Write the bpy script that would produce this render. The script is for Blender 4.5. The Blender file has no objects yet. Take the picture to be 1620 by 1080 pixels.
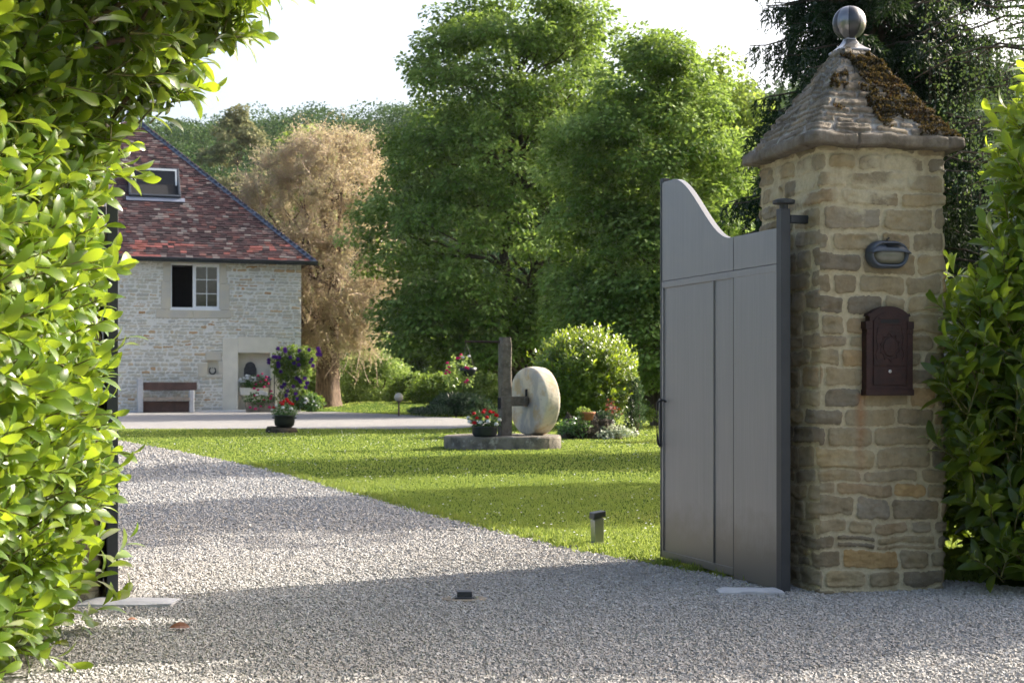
import bpy, math, random
import numpy as np
from math import pi, radians, sin, cos, sqrt, atan2
from mathutils import Matrix, Vector

# ------------------------------------------------------------------ camera, sky, sun
S = bpy.context.scene
COL = S.collection
K = 2250.0      # focal length in pixels of the photograph
EYE = 1.04      # camera height
cd = bpy.data.cameras.new('camera'); cam = bpy.data.objects.new('camera', cd); COL.objects.link(cam)
cam.location = (0, 0, EYE); cam.rotation_euler = (pi / 2, 0, 0)
cd.lens = 50; cd.sensor_width = 36; cd.shift_y = 0.042
cd.clip_start = 0.05; cd.clip_end = 3000
cd.dof.use_dof = True; cd.dof.focus_distance = 7.6; cd.dof.aperture_fstop = 7.1
S.camera = cam
SUN_AZ, SUN_EL = radians(61), radians(32)      # azimuth to the right of the view direction
w = bpy.data.worlds.new('World'); S.world = w; w.use_nodes = True
nt = w.node_tree; nt.nodes.clear()
sky = nt.nodes.new('ShaderNodeTexSky'); sky.sky_type = 'NISHITA'; sky.sun_disc = False
sky.sun_elevation = SUN_EL; sky.sun_rotation = SUN_AZ; sky.air_density = 1.0; sky.dust_density = 7.0; sky.ozone_density = 1.0
bg = nt.nodes.new('ShaderNodeBackground'); bg.inputs[1].default_value = 0.15
wo = nt.nodes.new('ShaderNodeOutputWorld')
nt.links.new(sky.outputs[0], bg.inputs[0]); nt.links.new(bg.outputs[0], wo.inputs[0])
sl = bpy.data.lights.new('sun', 'SUN'); so = bpy.data.objects.new('sun', sl); COL.objects.link(so)
sl.energy = 3.9; sl.angle = radians(0.53); sl.color = (1.0, 0.93, 0.82)
sdir = Vector((sin(SUN_AZ) * cos(SUN_EL), cos(SUN_AZ) * cos(SUN_EL), sin(SUN_EL)))
so.rotation_euler = sdir.to_track_quat('Z', 'Y').to_euler(); so.location = (20, 20, 30)
S.view_settings.view_transform = 'Standard'; S.view_settings.look = 'None'
S.view_settings.exposure = 1.5; S.view_settings.gamma = 1.0
S.render.engine = 'CYCLES'
S.cycles.use_denoising = True
S.cycles.max_bounces = 8; S.cycles.transmission_bounces = 6; S.cycles.diffuse_bounces = 4; S.cycles.transparent_max_bounces = 8
S.cycles.sample_clamp_indirect = 6

# ------------------------------------------------------------------ helpers
def at(px, py, Y): return np.array([(px - 810) / K * Y, Y, EYE + (608 - py) / K * Y])
def gz(x, y):
    x = np.asarray(x, float); y = np.asarray(y, float)
    a = np.clip((y - 53.5) / 7, 0, 1); b = np.clip((x + 8.6) / 2.5, 0, 1)
    return 0.3 * a * a * (3 - 2 * a) * b * b * (3 - 2 * b)

def hsh(i, j, k, seed):
    n = (i.astype(np.int64) * 73856093) ^ (j.astype(np.int64) * 19349663) ^ (k.astype(np.int64) * 83492791) ^ (seed * 2654435761 % 2147483647)
    n = (n ^ (n >> 13)) * 1274126177 & 0x7fffffff
    n = (n ^ (n >> 16)) * 1103515245 & 0x7fffffff
    return (n ^ (n >> 11)) % 100003 / 100003.0

def vn(x, y, z=0.0, seed=0):
    """value noise, -1..1"""
    x, y, z = np.broadcast_arrays(np.asarray(x, float), np.asarray(y, float), np.asarray(z, float))
    xi, yi, zi = np.floor(x), np.floor(y), np.floor(z)
    fx, fy, fz = x - xi, y - yi, z - zi
    fx = fx * fx * (3 - 2 * fx); fy = fy * fy * (3 - 2 * fy); fz = fz * fz * (3 - 2 * fz)
    xi = xi.astype(np.int64); yi = yi.astype(np.int64); zi = zi.astype(np.int64)
    r = 0
    for a in (0, 1):
        for b in (0, 1):
            for c in (0, 1):
                wt = (fx if a else 1 - fx) * (fy if b else 1 - fy) * (fz if c else 1 - fz)
                r = r + wt * hsh(xi + a, yi + b, zi + c, seed)
    return r * 2 - 1

def fbm(x, y, z=0.0, seed=0, o=3):
    r = 0; a = 1.0; t = 0
    for k in range(o):
        r = r + a * vn(np.asarray(x) * 2 ** k, np.asarray(y) * 2 ** k, np.asarray(z) * 2 ** k, seed + k); t += a; a *= .5
    return r / t

class MB:
    """collects geometry for ONE mesh"""
    def __init__(s): s.v = []; s.f = []; s.n = 0; s.r = []; s.a = []
    def add(s, v, f, r=0.5, a=0.0):
        v = np.asarray(v, float).reshape(-1, 3); N = len(v)
        fs = f if isinstance(f, list) and len(f) and isinstance(f[0], np.ndarray) and f[0].ndim == 2 else [np.asarray(f, int)]
        for q in fs: s.f.append(q + s.n)
        s.v.append(v); s.n += N
        s.r.append(np.broadcast_to(np.asarray(r, float), (N,))); s.a.append(np.broadcast_to(np.asarray(a, float), (N,)))
        return s
    def build(s, name, mat, parent=None, smooth=False, bevel=0, sub=0):
        me = bpy.data.meshes.new(name)
        V = np.concatenate(s.v); tot = sum(q.size for q in s.f); nf = sum(len(q) for q in s.f)
        me.vertices.add(len(V)); me.vertices.foreach_set('co', V.astype(np.float32).ravel())
        me.loops.add(tot); me.loops.foreach_set('vertex_index', np.concatenate([q.ravel() for q in s.f]).astype(np.int32))
        cnt = np.concatenate([np.full(len(q), q.shape[1]) for q in s.f]); st = np.concatenate([[0], np.cumsum(cnt)[:-1]])
        me.polygons.add(nf); me.polygons.foreach_set('loop_start', st.astype(np.int32)); me.polygons.foreach_set('loop_total', cnt.astype(np.int32))
        me.update(calc_edges=True)
        for nm, arr in (('rnd', s.r), ('aux', s.a)):
            at_ = me.attributes.new(nm, 'FLOAT', 'POINT'); at_.data.foreach_set('value', np.concatenate(arr).astype(np.float32))
        me.polygons.foreach_set('use_smooth', np.full(nf, bool(smooth)))
        me.materials.append(mat)
        me.validate()
        o = bpy.data.objects.new(name, me); COL.objects.link(o)
        if parent is not None: o.parent = parent
        if bevel:
            b = o.modifiers.new('bevel', 'BEVEL'); b.width = bevel; b.segments = 2; b.limit_method = 'ANGLE'; b.angle_limit = radians(40)
        if sub:
            b = o.modifiers.new('sub', 'SUBSURF'); b.levels = sub; b.render_levels = sub
        return o

def tag(o, label=None, cat=None, group=None, kind=None):
    if label: o['label'] = label
    if cat: o['category'] = cat
    if group: o['group'] = group
    if kind: o['kind'] = kind
    return o
def empty(name, loc, rz=0.0, label=None, cat=None, group=None):
    o = bpy.data.objects.new(name, None); COL.objects.link(o); o.location = loc; o.rotation_euler = (0, 0, rz); o.empty_display_size = .1
    return tag(o, label, cat, group)

BF = np.array([[0, 3, 2, 1], [4, 5, 6, 7], [0, 1, 5, 4], [1, 2, 6, 5], [2, 3, 7, 6], [3, 0, 4, 7]])
def box(m, x0, x1, y0, y1, z0, z1, r=.5, a=0):
    m.add([[x0, y0, z0], [x1, y0, z0], [x1, y1, z0], [x0, y1, z0], [x0, y0, z1], [x1, y0, z1], [x1, y1, z1], [x0, y1, z1]], BF, r, a); return m
def norm(a): return a / np.maximum(np.linalg.norm(a, axis=-1, keepdims=True), 1e-9)
def tube(m, pts, rad, n=8, r=.5, cap=True):
    P = np.asarray(pts, float); L = len(P); rad = np.broadcast_to(np.asarray(rad, float), (L,))
    T = norm(np.gradient(P, axis=0)); up = np.array([0, 0, 1.]) if abs(T[0, 2]) < .9 else np.array([1., 0, 0])
    A = norm(np.cross(T, up)); B = np.cross(T, A)
    th = np.arange(n) * 2 * pi / n
    V = P[:, None] + rad[:, None, None] * (A[:, None] * np.cos(th)[None, :, None] + B[:, None] * np.sin(th)[None, :, None])
    i = np.arange(L - 1)[:, None] * n; j = np.arange(n)[None]; k = (j + 1) % n
    F = np.stack([i + j, i + k, i + n + k, i + n + j], -1).reshape(-1, 4)
    fs = [F]
    if cap: fs += [np.arange(n)[None, :], (np.arange(n)[::-1] + (L - 1) * n)[None, :]]
    m.add(V.reshape(-1, 3), fs, r); return m
def lathe(m, prof, c=(0, 0, 0), n=24, r=.5, sx=1, sy=1):
    P = np.asarray(prof, float); th = np.arange(n) * 2 * pi / n
    V = np.stack([P[:, 0, None] * np.cos(th) * sx, P[:, 0, None] * np.sin(th) * sy, P[:, 1, None] + 0 * th], -1) + np.asarray(c)
    L = len(P); i = np.arange(L - 1)[:, None] * n; j = np.arange(n)[None]; k = (j + 1) % n
    F = np.stack([i + j, i + k, i + n + k, i + n + j], -1).reshape(-1, 4)
    m.add(V.reshape(-1, 3), [F, np.arange(n)[::-1][None, :], (np.arange(n) + (L - 1) * n)[None, :]], r); return m
def grid(m, P, r=.5, a=0, mask=None):
    """P: (nu,nv,3) lattice"""
    nu, nv = P.shape[:2]; i = np.arange(nu - 1)[:, None] * nv; j = np.arange(nv - 1)[None]
    F = np.stack([i + j, i + nv + j, i + nv + j + 1, i + j + 1], -1).reshape(-1, 4)
    if mask is not None: F = F[mask.ravel()]
    m.add(P.reshape(-1, 3), F, np.broadcast_to(r, (nu, nv)).ravel(), np.broadcast_to(a, (nu, nv)).ravel()); return m
def prism(m, poly, y0, y1, r=.5):
    """outline in x,z extruded along y"""
    P = np.asarray(poly, float); n = len(P)
    V = np.concatenate([np.c_[P[:, 0], np.full(n, y0), P[:, 1]], np.c_[P[:, 0], np.full(n, y1), P[:, 1]]])
    j = np.arange(n); k = (j + 1) % n
    m.add(V, [np.arange(n)[None, :], (np.arange(n)[::-1] + n)[None, :], np.stack([j, j + n, k + n, k], -1)], r); return m

# leaf templates: x width, y length, z up
def tpl_simple():
    v = np.array([[0, 0, 0], [.5, .45, .12], [0, 1, 0], [-.5, .45, .12]]); return v, np.array([[0, 1, 2], [0, 2, 3]])
def tpl_leaf(droop=.18, fold=.22):
    rows = [(0, .02), (.10, .10), (.30, .33), (.56, .49), (.78, .46), (.93, .25)]
    v = []
    for y, hw in rows:
        z = .06 * sin(y * pi) - droop * y * y
        v += [[-hw, y, z + fold * hw * .5], [0, y, z], [hw, y, z + fold * hw * .5]]
    v.append([0, 1.02, -droop - .03]); f = []
    for i in range(len(rows) - 1):
        a = i * 3; f += [[a, a + 1, a + 4, a + 3], [a + 1, a + 2, a + 5, a + 4]]
    e = (len(rows) - 1) * 3
    return np.array(v), [np.array(f), np.array([[e, e + 1, e + 3 * 1], [e + 1, e + 2, e + 3]])]
LEAF = tpl_leaf(); SIMP = tpl_simple()
def scatter(m, pos, axis, nrm, L, W, tpl, r=None, a=0.0, rng=np.random):
    """instances of a leaf template, written straight into the mesh"""
    tv, tf = tpl; N = len(pos); k = len(tv)
    Y = norm(axis); X = norm(np.cross(Y, nrm)); Z = np.cross(X, Y)
    L = np.broadcast_to(L, (N,)); W = np.broadcast_to(W, (N,))
    V = pos[:, None] + X[:, None] * (tv[None, :, 0] * W[:, None])[..., None] + Y[:, None] * (tv[None, :, 1] * L[:, None])[..., None] + Z[:, None] * (tv[None, :, 2] * L[:, None])[..., None]
    fs = tf if isinstance(tf, list) else [tf]
    off = np.arange(N)[:, None, None] * k
    if r is None: r = rng.random(N)
    m.add(V.reshape(-1, 3), [(q[None] + off).reshape(-1, q.shape[1]) for q in fs], np.repeat(r, k), np.repeat(np.broadcast_to(a, (N,)), k)); return m
def rdir(rng, n): return norm(rng.normal(size=(n, 3)))

# ------------------------------------------------------------------ materials
def newmat(name):
    m = bpy.data.materials.new(name); m.use_nodes = True; t = m.node_tree; t.nodes.clear()
    out = t.nodes.new('ShaderNodeOutputMaterial'); return m, t, out
class N:
    """small node builder"""
    def __init__(s, t): s.t = t
    def n(s, typ, inp=None, **kw):
        x = s.t.nodes.new('ShaderNode' + typ)
        for k, v in kw.items(): setattr(x, k, v)
        for k, v in (inp or {}).items():
            if isinstance(v, bpy.types.NodeSocket): s.t.links.new(v, x.inputs[k])
            else: x.inputs[k].default_value = v
        return x
    def attr(s, nm): return s.n('Attribute', attribute_name=nm).outputs['Fac']
    def obj(s): return s.n('TexCoord').outputs['Object']
    def noise(s, vec, scale, detail=4, rough=.55): return s.n('TexNoise', {'Vector': vec, 'Scale': scale, 'Detail': detail, 'Roughness': rough}).outputs['Fac']
    def ramp(s, fac, stops, interp='LINEAR'):
        x = s.n('ValToRGB', {'Fac': fac}); c = x.color_ramp; c.interpolation = interp
        while len(c.elements) < len(stops): c.elements.new(.5)
        for e, (p, col) in zip(c.elements, stops):
            e.position = p; e.color = (*col, 1) if len(col) == 3 else col
        return x.outputs['Color']
    def mix(s, fac, a, b, mode='MIX'):
        x = s.n('Mix', data_type='RGBA', blend_type=mode)
        for k, v in ((0, fac), (6, a), (7, b)):
            if isinstance(v, bpy.types.NodeSocket): s.t.links.new(v, x.inputs[k])
            else: x.inputs[k].default_value = v if k == 0 else ((*v, 1) if len(v) == 3 else v)
        return x.outputs[2]
    def math(s, op, a, b=0.0, c=0.0, clamp=False):
        x = s.n('Math', operation=op, use_clamp=clamp)
        for k, v in enumerate((a, b, c)):
            if isinstance(v, bpy.types.NodeSocket): s.t.links.new(v, x.inputs[k])
            else: x.inputs[k].default_value = v
        return x.outputs[0]
    def bump(s, h, strength=.5, dist=.01): return s.n('Bump', {'Height': h, 'Strength': strength, 'Distance': dist}).outputs[0]
def g3(v): return (v, v, v)

def pbr(name, col, rough=.6, metal=0.0, var=.25, scale=6, bump=.2, bscale=60, bdist=.004, col2=None, spec=.5):
    m, t, out = newmat(name); n = N(t); o = n.obj()
    f = n.noise(o, scale); c2 = col2 or tuple(c * (1 - var) for c in col)
    c1 = col if col2 else tuple(min(1, c * (1 + var)) for c in col)
    c = n.mix(n.ramp(f, [(.3, g3(0)), (.7, g3(1))]), c2, c1)
    ins = {'Base Color': c, 'Roughness': rough, 'Metallic': metal, 'Specular IOR Level': spec}
    if bump: ins['Normal'] = n.bump(n.noise(o, bscale), bump, bdist)
    p = n.n('BsdfPrincipled', ins); t.links.new(p.outputs[0], out.inputs[0]); return m

def leafmat(name, stops, trans, tmix=.4, gloss=.08, rough=.35):
    m, t, out = newmat(name); n = N(t)
    c = n.ramp(n.attr('rnd'), [(i / (len(stops) - 1), s) for i, s in enumerate(stops)])
    tc = n.mix(.35, trans, c)
    d = n.n('BsdfDiffuse', {'Color': c}); tr = n.n('BsdfTranslucent', {'Color': tc})
    mx = n.n('MixShader', {0: tmix, 1: d.outputs[0], 2: tr.outputs[0]})
    g = n.n('BsdfGlossy', {'Color': (1, 1, 1, 1), 'Roughness': rough})
    lw = n.n('Fresnel', {'IOR': 1.45})
    fac = n.math('MULTIPLY', lw.outputs[0], gloss / .08 * .9, clamp=True)
    m2 = n.n('MixShader', {0: fac, 1: mx.outputs[0], 2: g.outputs[0]})
    t.links.new(m2.outputs[0], out.inputs[0]); return m

M_ = {}
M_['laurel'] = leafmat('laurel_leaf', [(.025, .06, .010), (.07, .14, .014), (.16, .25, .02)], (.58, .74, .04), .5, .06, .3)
M_['laurel_dark'] = leafmat('dark_laurel_leaf', [(.014, .036, .010), (.03, .07, .012), (.12, .20, .02)], (.70, .88, .05), .5, .05, .3)  # leaf darkened for the shaded hedge, bright end paints its sunlit upper shoots
M_['laurel_far'] = leafmat('laurel_bush_leaf', [(.04, .085, .012), (.08, .15, .014), (.15, .23, .02)], (.66, .82, .04), .52, .07, .32)
M_['linden'] = leafmat('linden_leaf', [(.022, .055, .010), (.055, .115, .020), (.13, .21, .045), (.34, .43, .16)], (.44, .62, .09), .40, .018, .5)
M_['linden_light'] = leafmat('light_leaf', [(.07, .13, .02), (.12, .2, .03), (.18, .27, .05)], (.44, .55, .09), .5, .015, .5)
M_['spruce'] = leafmat('spruce_needles', [(.010, .026, .012), (.017, .042, .016), (.035, .06, .022)], (.06, .1, .02), .25, .006, .6)
M_['willow'] = leafmat('willow_foliage', [(.36, .26, .19), (.43, .34, .23), (.42, .38, .21), (.32, .34, .13)], (.66, .58, .34), .5, .01, .7)
M_['shrub'] = leafmat('shrub_leaf', [(.05, .10, .02), (.08, .15, .025), (.14, .22, .04)], (.38, .52, .07), .45, .02, .5)
M_['shrub_pale'] = leafmat('pale_shrub_leaf', [(.10, .17, .04), (.16, .25, .06), (.24, .34, .11)], (.46, .58, .13), .45, .02, .5)
M_['juniper'] = leafmat('juniper_needles', [(.02, .05, .02), (.04, .08, .03), (.06, .11, .05)], (.10, .17, .06), .3, .03, .5)
M_['forest'] = leafmat('forest_leaf', [(.018, .045, .018), (.035, .075, .028), (.06, .11, .036), (.11, .15, .05)], (.12, .20, .05), .25, .006, .6)
M_['pine'] = leafmat('pine_needles', [(.12, .14, .06), (.18, .19, .09), (.27, .26, .14)], (.32, .32, .15), .3, .01, .7)
M_['geranium'] = leafmat('geranium_leaf', [(.03, .08, .015), (.06, .14, .03), (.10, .20, .05)], (.20, .38, .05), .35, .05, .5)
M_['variegated'] = leafmat('variegated_leaf', [(.12, .2, .08), (.4, .45, .3), (.6, .62, .5)], (.5, .55, .3), .35, .05, .5)
M_['red_leaf'] = leafmat('red_leaf', [(.14, .02, .01), (.25, .04, .02), (.3, .08, .03)], (.45, .08, .03), .4, .05, .5)
M_['grass'] = leafmat('grass_blade', [(.05, .10, .02), (.085, .145, .028), (.13, .18, .042), (.20, .19, .07)], (.62, .74, .15), .45, .004, .6)
M_['f_red'] = leafmat('red_petal', [(.45, .008, .012), (.6, .012, .02)], (.8, .02, .03), .3, .02, .6)
M_['f_pink'] = leafmat('pink_petal', [(.55, .015, .12), (.65, .03, .2)], (.8, .05, .25), .3, .02, .6)
M_['f_white'] = leafmat('white_petal', [(.7, .7, .7), (.8, .8, .78)], (.8, .8, .8), .3, .02, .6)
M_['f_purple'] = leafmat('purple_petal', [(.03, .01, .10), (.06, .015, .17)], (.12, .03, .28), .3, .02, .6)
M_['moss'] = leafmat('moss_tuft', [(.022, .018, .009), (.05, .04, .014), (.09, .036, .018)], (.14, .10, .03), .25, .01, .8)
M_['dead_leaf'] = leafmat('dead_leaf', [(.16, .07, .035), (.2, .09, .045)], (.3, .13, .05), .2, .04, .5)

def barkmat(name, c1, c2, scale=4):
    m, t, out = newmat(name); n = N(t); o = n.obj()
    mp = n.n('Mapping', {'Vector': o, 'Scale': (5 * scale / 4, 5 * scale / 4, .8 * scale / 4)}).outputs[0]
    f = n.noise(mp, 4, 6, .7)
    c = n.mix(n.ramp(f, [(.35, g3(0)), (.65, g3(1))]), c1, c2)
    p = n.n('BsdfPrincipled', {'Base Color': c, 'Roughness': .9, 'Normal': n.bump(f, 1.0, .06)}); t.links.new(p.outputs[0], out.inputs[0]); return m
M_['bark'] = barkmat('bark', (.035, .025, .018), (.12, .09, .065))
M_['bark_brown'] = barkmat('brown_bark', (.05, .028, .018), (.22, .15, .10), 3)
M_['stem'] = pbr('stem', (.13, .12, .04), .7, var=.3, scale=20)
M_['twig'] = pbr('twig', (.42, .31, .24), .8, var=.3, scale=3, bump=0)

def stonemat(name, stops, mortar, vstain=None, rough=.85, moist=None, bscale=45, bd=.012):
    m, t, out = newmat(name); n = N(t); o = n.obj()
    c = n.ramp(n.attr('rnd'), stops)
    big = n.noise(o, 5, 5, .6); fine = n.noise(o, 38, 5, .65)
    c = n.mix(n.math('MULTIPLY', n.ramp(fine, [(.35, g3(0)), (.7, g3(1))]), .45), c, n.mix(1.0, c, (.5, .47, .42), 'MULTIPLY'))
    c = n.mix(n.math('MULTIPLY', n.ramp(big, [(.45, g3(0)), (.7, g3(1))]), .45), c, n.mix(1.0, c, (1.25, 1.08, .8), 'MULTIPLY'))
    mo = n.mix(n.ramp(fine, [(.3, g3(0)), (.7, g3(1))]), tuple(x * .72 for x in mortar), mortar)
    edge = n.math('ADD', n.attr('aux'), n.math('MULTIPLY', n.math('SUBTRACT', fine, .5), .55))
    c = n.mix(n.ramp(edge, [(.30, g3(0)), (.5, g3(1))]), mo, c)
    if vstain:
        sp = n.n('SeparateXYZ', {0: o}); st = n.noise(n.n('Mapping', {'Vector': o, 'Scale': (9, 9, 1.1)}).outputs[0], 1.2, 4)
        k = n.math('MULTIPLY', n.ramp(st, [(.48, g3(0)), (.68, g3(1))]), .55)
        c = n.mix(k, c, n.mix(1.0, c, vstain, 'MULTIPLY'))
    h = n.math('ADD', n.noise(o, bscale, 6, .7), n.math('MULTIPLY', n.noise(o, bscale * 4, 3, .6), .35))
    p = n.n('BsdfPrincipled', {'Base Color': c, 'Roughness': rough, 'Specular IOR Level': .25, 'Normal': n.bump(h, .8, bd)})
    t.links.new(p.outputs[0], out.inputs[0]); return m, t, n, p, c, o
M_['pillar'], t_, n_, p_, c_, o_ = stonemat('pillar_masonry', [(0, (.25, .21, .14)), (.25, (.34, .29, .185)), (.45, (.20, .175, .13)), (.65, (.41, .34, .20)), (.85, (.28, .25, .19)), (1, (.42, .29, .13))], (.54, .475, .315), (.62, .57, .5))
# rust run under the letter box
sp_ = n_.n('SeparateXYZ', {0: o_}).outputs
dx_ = n_.math('ABSOLUTE', n_.math('ADD', sp_[0], n_.math('ADD', .115, n_.math('MULTIPLY', n_.noise(o_, 9), .03))))
mx_ = n_.ramp(dx_, [(.0, g3(1)), (.022, g3(.5)), (.04, g3(0))])
mz_ = n_.ramp(sp_[2], [(.45, g3(0)), (.95, g3(1)), (.99, g3(1)), (1, g3(0))])
my_ = n_.math('LESS_THAN', sp_[1], -.3)
rk_ = n_.math('MULTIPLY', n_.math('MULTIPLY', mx_, mz_), n_.math('MULTIPLY', my_, .6))
t_.links.new(n_.mix(rk_, c_, (.30, .11, .03)), p_.inputs['Base Color'])
mcap_, tc_, nc_, pc_, cc_, oc_ = stonemat('cap_stone', [(0, (.25, .205, .15)), (.4, (.21, .19, .16)), (.7, (.31, .255, .18)), (1, (.25, .22, .18))], (.40, .38, .34), (.6, .6, .6))
M_['cap'] = mcap_
kc_ = nc_.ramp(nc_.noise(oc_, 7, 6, .72), [(.44, g3(0)), (.6, g3(.85))])
tc_.links.new(nc_.mix(kc_, cc_, (.11, .09, .065)), pc_.inputs['Base Color'])
M_['house_wall'] = stonemat('rubble_wall', [(0, (.62, .58, .48)), (.3, (.53, .53, .49)), (.55, (.68, .63, .52)), (.8, (.50, .50, .47)), (.93, (.62, .51, .36)), (1, (.50, .30, .14))], (.86, .84, .78), None, bscale=12, bd=.03)[0]

def graveltex(name):
    m, t, out = newmat(name); n = N(t); o = n.obj()
    v = n.n('TexVoronoi', {'Vector': o, 'Scale': 52.0, 'Randomness': 1.0}); v2 = n.n('TexVoronoi', {'Vector': o, 'Scale': 21.0})
    sep = n.n('SeparateColor', {0: v.outputs['Color']}).outputs[0]
    c = n.ramp(sep, [(0, (.16, .145, .12)), (.3, (.26, .24, .215)), (.6, (.33, .31, .29)), (.85, (.34, .33, .32)), (1, (.48, .47, .46))])
    dk = n.ramp(v.outputs['Distance'], [(.0, g3(1)), (.012, g3(1)), (.022, g3(.35))])
    big = n.noise(o, .6, 3)
    c = n.mix(.6, c, n.mix(big, (.20, .197, .20), (.27, .265, .265)))
    h = n.math('ADD', n.math('MULTIPLY', v.outputs['Distance'], -1), n.math('MULTIPLY', v2.outputs['Distance'], -.5))
    p = n.n('BsdfPrincipled', {'Base Color': c, 'Roughness': .95, 'Specular IOR Level': .15, 'Normal': n.bump(h, .35, .3)})
    t.links.new(p.outputs[0], out.inputs[0]); return m
M_['gravel'] = graveltex('gravel_bed')
def rndmat(name, stops, rough=.9, bump=0, scale=80, spec=.2):
    m, t, out = newmat(name); n = N(t); c = n.ramp(n.attr('rnd'), stops); o = n.obj()
    c = n.mix(.25, c, n.mix(1, c, n.ramp(n.noise(o, scale), [(.3, g3(.45)), (.7, g3(1.3))]), 'MULTIPLY'))
    p = n.n('BsdfPrincipled', {'Base Color': c, 'Roughness': rough, 'Specular IOR Level': spec}); t.links.new(p.outputs[0], out.inputs[0]); return m
M_['pebble'] = rndmat('gravel_stone', [(0, (.25, .23, .205)), (.12, (.325, .305, .28)), (.5, (.365, .35, .33)), (.85, (.395, .385, .372)), (1, (.50, .49, .48))])
M_['tile'] = rndmat('roof_tile', [(0, (.018, .013, .016)), (.28, (.04, .022, .027)), (.46, (.06, .028, .030)), (.58, (.07, .058, .062)), (.68, (.09, .032, .030)), (.77, (.14, .13, .128)), (.86, (.13, .035, .028)), (.93, (.15, .05, .040)), (1, (.24, .085, .08))], .85, scale=9)
def lawnmat():
    m, t, out = newmat('lawn_turf'); n = N(t); o = n.obj()
    f = n.noise(o, 1.3, 4); f2 = n.noise(o, 40, 4, .7)
    c = n.mix(n.ramp(f, [(.35, g3(0)), (.65, g3(1))]), (.065, .115, .024), (.105, .155, .036))
    c = n.mix(n.math('MULTIPLY', n.ramp(f2, [(.35, g3(1)), (.65, g3(0))]), .6), c, (.05, .075, .012))
    d = n.n('BsdfDiffuse', {'Color': c, 'Normal': n.bump(f2, 1.0, .05)}); t.links.new(d.outputs[0], out.inputs[0]); return m
M_['lawn'] = lawnmat()
M_['soil'] = pbr('hill_soil', (.05, .06, .03), 1, var=.3, scale=.2)
M_['gate'] = None
def gatemat():
    m, t, out = newmat('brushed_zinc_paint'); n = N(t); o = n.obj()
    mp = n.n('Mapping', {'Vector': o, 'Scale': (60, 60, 1.2)}).outputs[0]
    f = n.noise(mp, 2.5, 3); g = n.noise(o, 3, 3)
    c = n.mix(n.ramp(f, [(.3, g3(0)), (.7, g3(1))]), (.19, .195, .205), (.235, .24, .25))
    c = n.mix(n.math('MULTIPLY', g, .35), c, (.28, .27, .26))
    zz = n.n('SeparateXYZ', {0: o}).outputs[2]; dz = n.ramp(n.math('SUBTRACT', zz, n.math('MULTIPLY', n.noise(o, 7, 5, .7), .35)), [(0, g3(.7)), (.22, g3(0))])
    c = n.mix(dz, c, (.13, .12, .10))
    st = n.noise(n.n('Mapping', {'Vector': o, 'Scale': (22, 22, .35)}).outputs[0], 1.0, 3); c = n.mix(n.ramp(st, [(.55, g3(0)), (.75, g3(.18))]), c, (.15, .15, .15))
    r = n.math('ADD', .36, n.math('MULTIPLY', f, .12))
    p = n.n('BsdfPrincipled', {'Base Color': c, 'Roughness': r, 'Metallic': .55, 'Normal': n.bump(f, .08, .002)}); t.links.new(p.outputs[0], out.inputs[0]); return m
M_['gate'] = gatemat()
M_['dark_metal'] = pbr('dark_grey_paint', (.03, .034, .038), .5, .1, var=.15, scale=8, bump=.1)
M_['steel'] = pbr('steel', (.42, .42, .43), .3, .9, var=.1, scale=10, bump=.05)
M_['ball_dark'] = pbr('ball_dark_gore', (.06, .062, .068), .35, .7, var=.2, scale=10, bump=.1)
M_['ball_light'] = pbr('ball_light_gore', (.22, .22, .23), .32, .8, var=.2, scale=10, bump=.1)
M_['lens'] = pbr('lamp_lens', (.13, .13, .10), .2, 0, var=.15, scale=12, bump=.1)
M_['lamp_body'] = pbr('lamp_body', (.045, .058, .078), .4, .1, var=.15, scale=20, bump=.1)
M_['rusty_iron'] = pbr('rusty_cast_iron', (.018, .008, .007), .65, .3, scale=22, bump=.5, bscale=70, bdist=.003, col2=(.04, .014, .010))
M_['slot'] = pbr('slot_black', (.008, .008, .008), .8, bump=0)
M_['slab'] = pbr('white_stone_slab', (.46, .46, .47), .7, var=.12, scale=14, bscale=90)
M_['plaster'] = pbr('lime_plaster', (.66, .62, .53), .9, var=.1, scale=1.4, bscale=20, bdist=.01)
M_['cut_stone'] = pbr('cut_stone', (.58, .52, .40), .85, scale=1.5, bscale=18, bdist=.02, col2=(.46, .44, .40))
M_['white_pvc'] = pbr('white_frame', (.78, .79, .8), .35, var=.04, bump=0)
M_['room'] = pbr('dark_room', (.012, .012, .014), .9, bump=0)  # near-black colour paints the dark of the unlit inside
M_['gutter'] = pbr('zinc_gutter', (.05, .058, .07), .45, .5, var=.2, scale=2, bump=.1)
M_['hip_metal'] = pbr('hip_flashing', (.07, .09, .13), .4, .4, var=.2, scale=1.5, bump=.1)
M_['flash'] = pbr('zinc_flashing', (.28, .30, .36), .45, .5, var=.15, scale=3, bump=.1)
M_['wood_dark'] = pbr('dark_plank', (.09, .05, .04), .75, scale=4, var=.35, bscale=40)
M_['wood_grey'] = pbr('weathered_plank', (.26, .22, .18), .8, scale=4, var=.3, bscale=40)
M_['iron'] = pbr('black_iron', (.02, .02, .022), .5, .4, var=.3, scale=15)
M_['plaque'] = pbr('fire_back_plaque', (.05, .05, .055), .6, .2, var=.3, scale=9, bump=.6, bscale=14, bdist=.03)
M_['terracotta'] = pbr('terracotta', (.36, .14, .07), .8, var=.25, scale=12)
M_['old_stone'] = pbr('old_stone_trough', (.24, .20, .15), .9, scale=9, var=.3, bump=.8, bscale=20, bdist=.03)
M_['pot_black'] = pbr('black_pot', (.014, .015, .017), .3, .1, var=.3, scale=10)
M_['pot_blue'] = pbr('dark_blue_pot', (.018, .022, .032), .4, .1, var=.3, scale=10)
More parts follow.
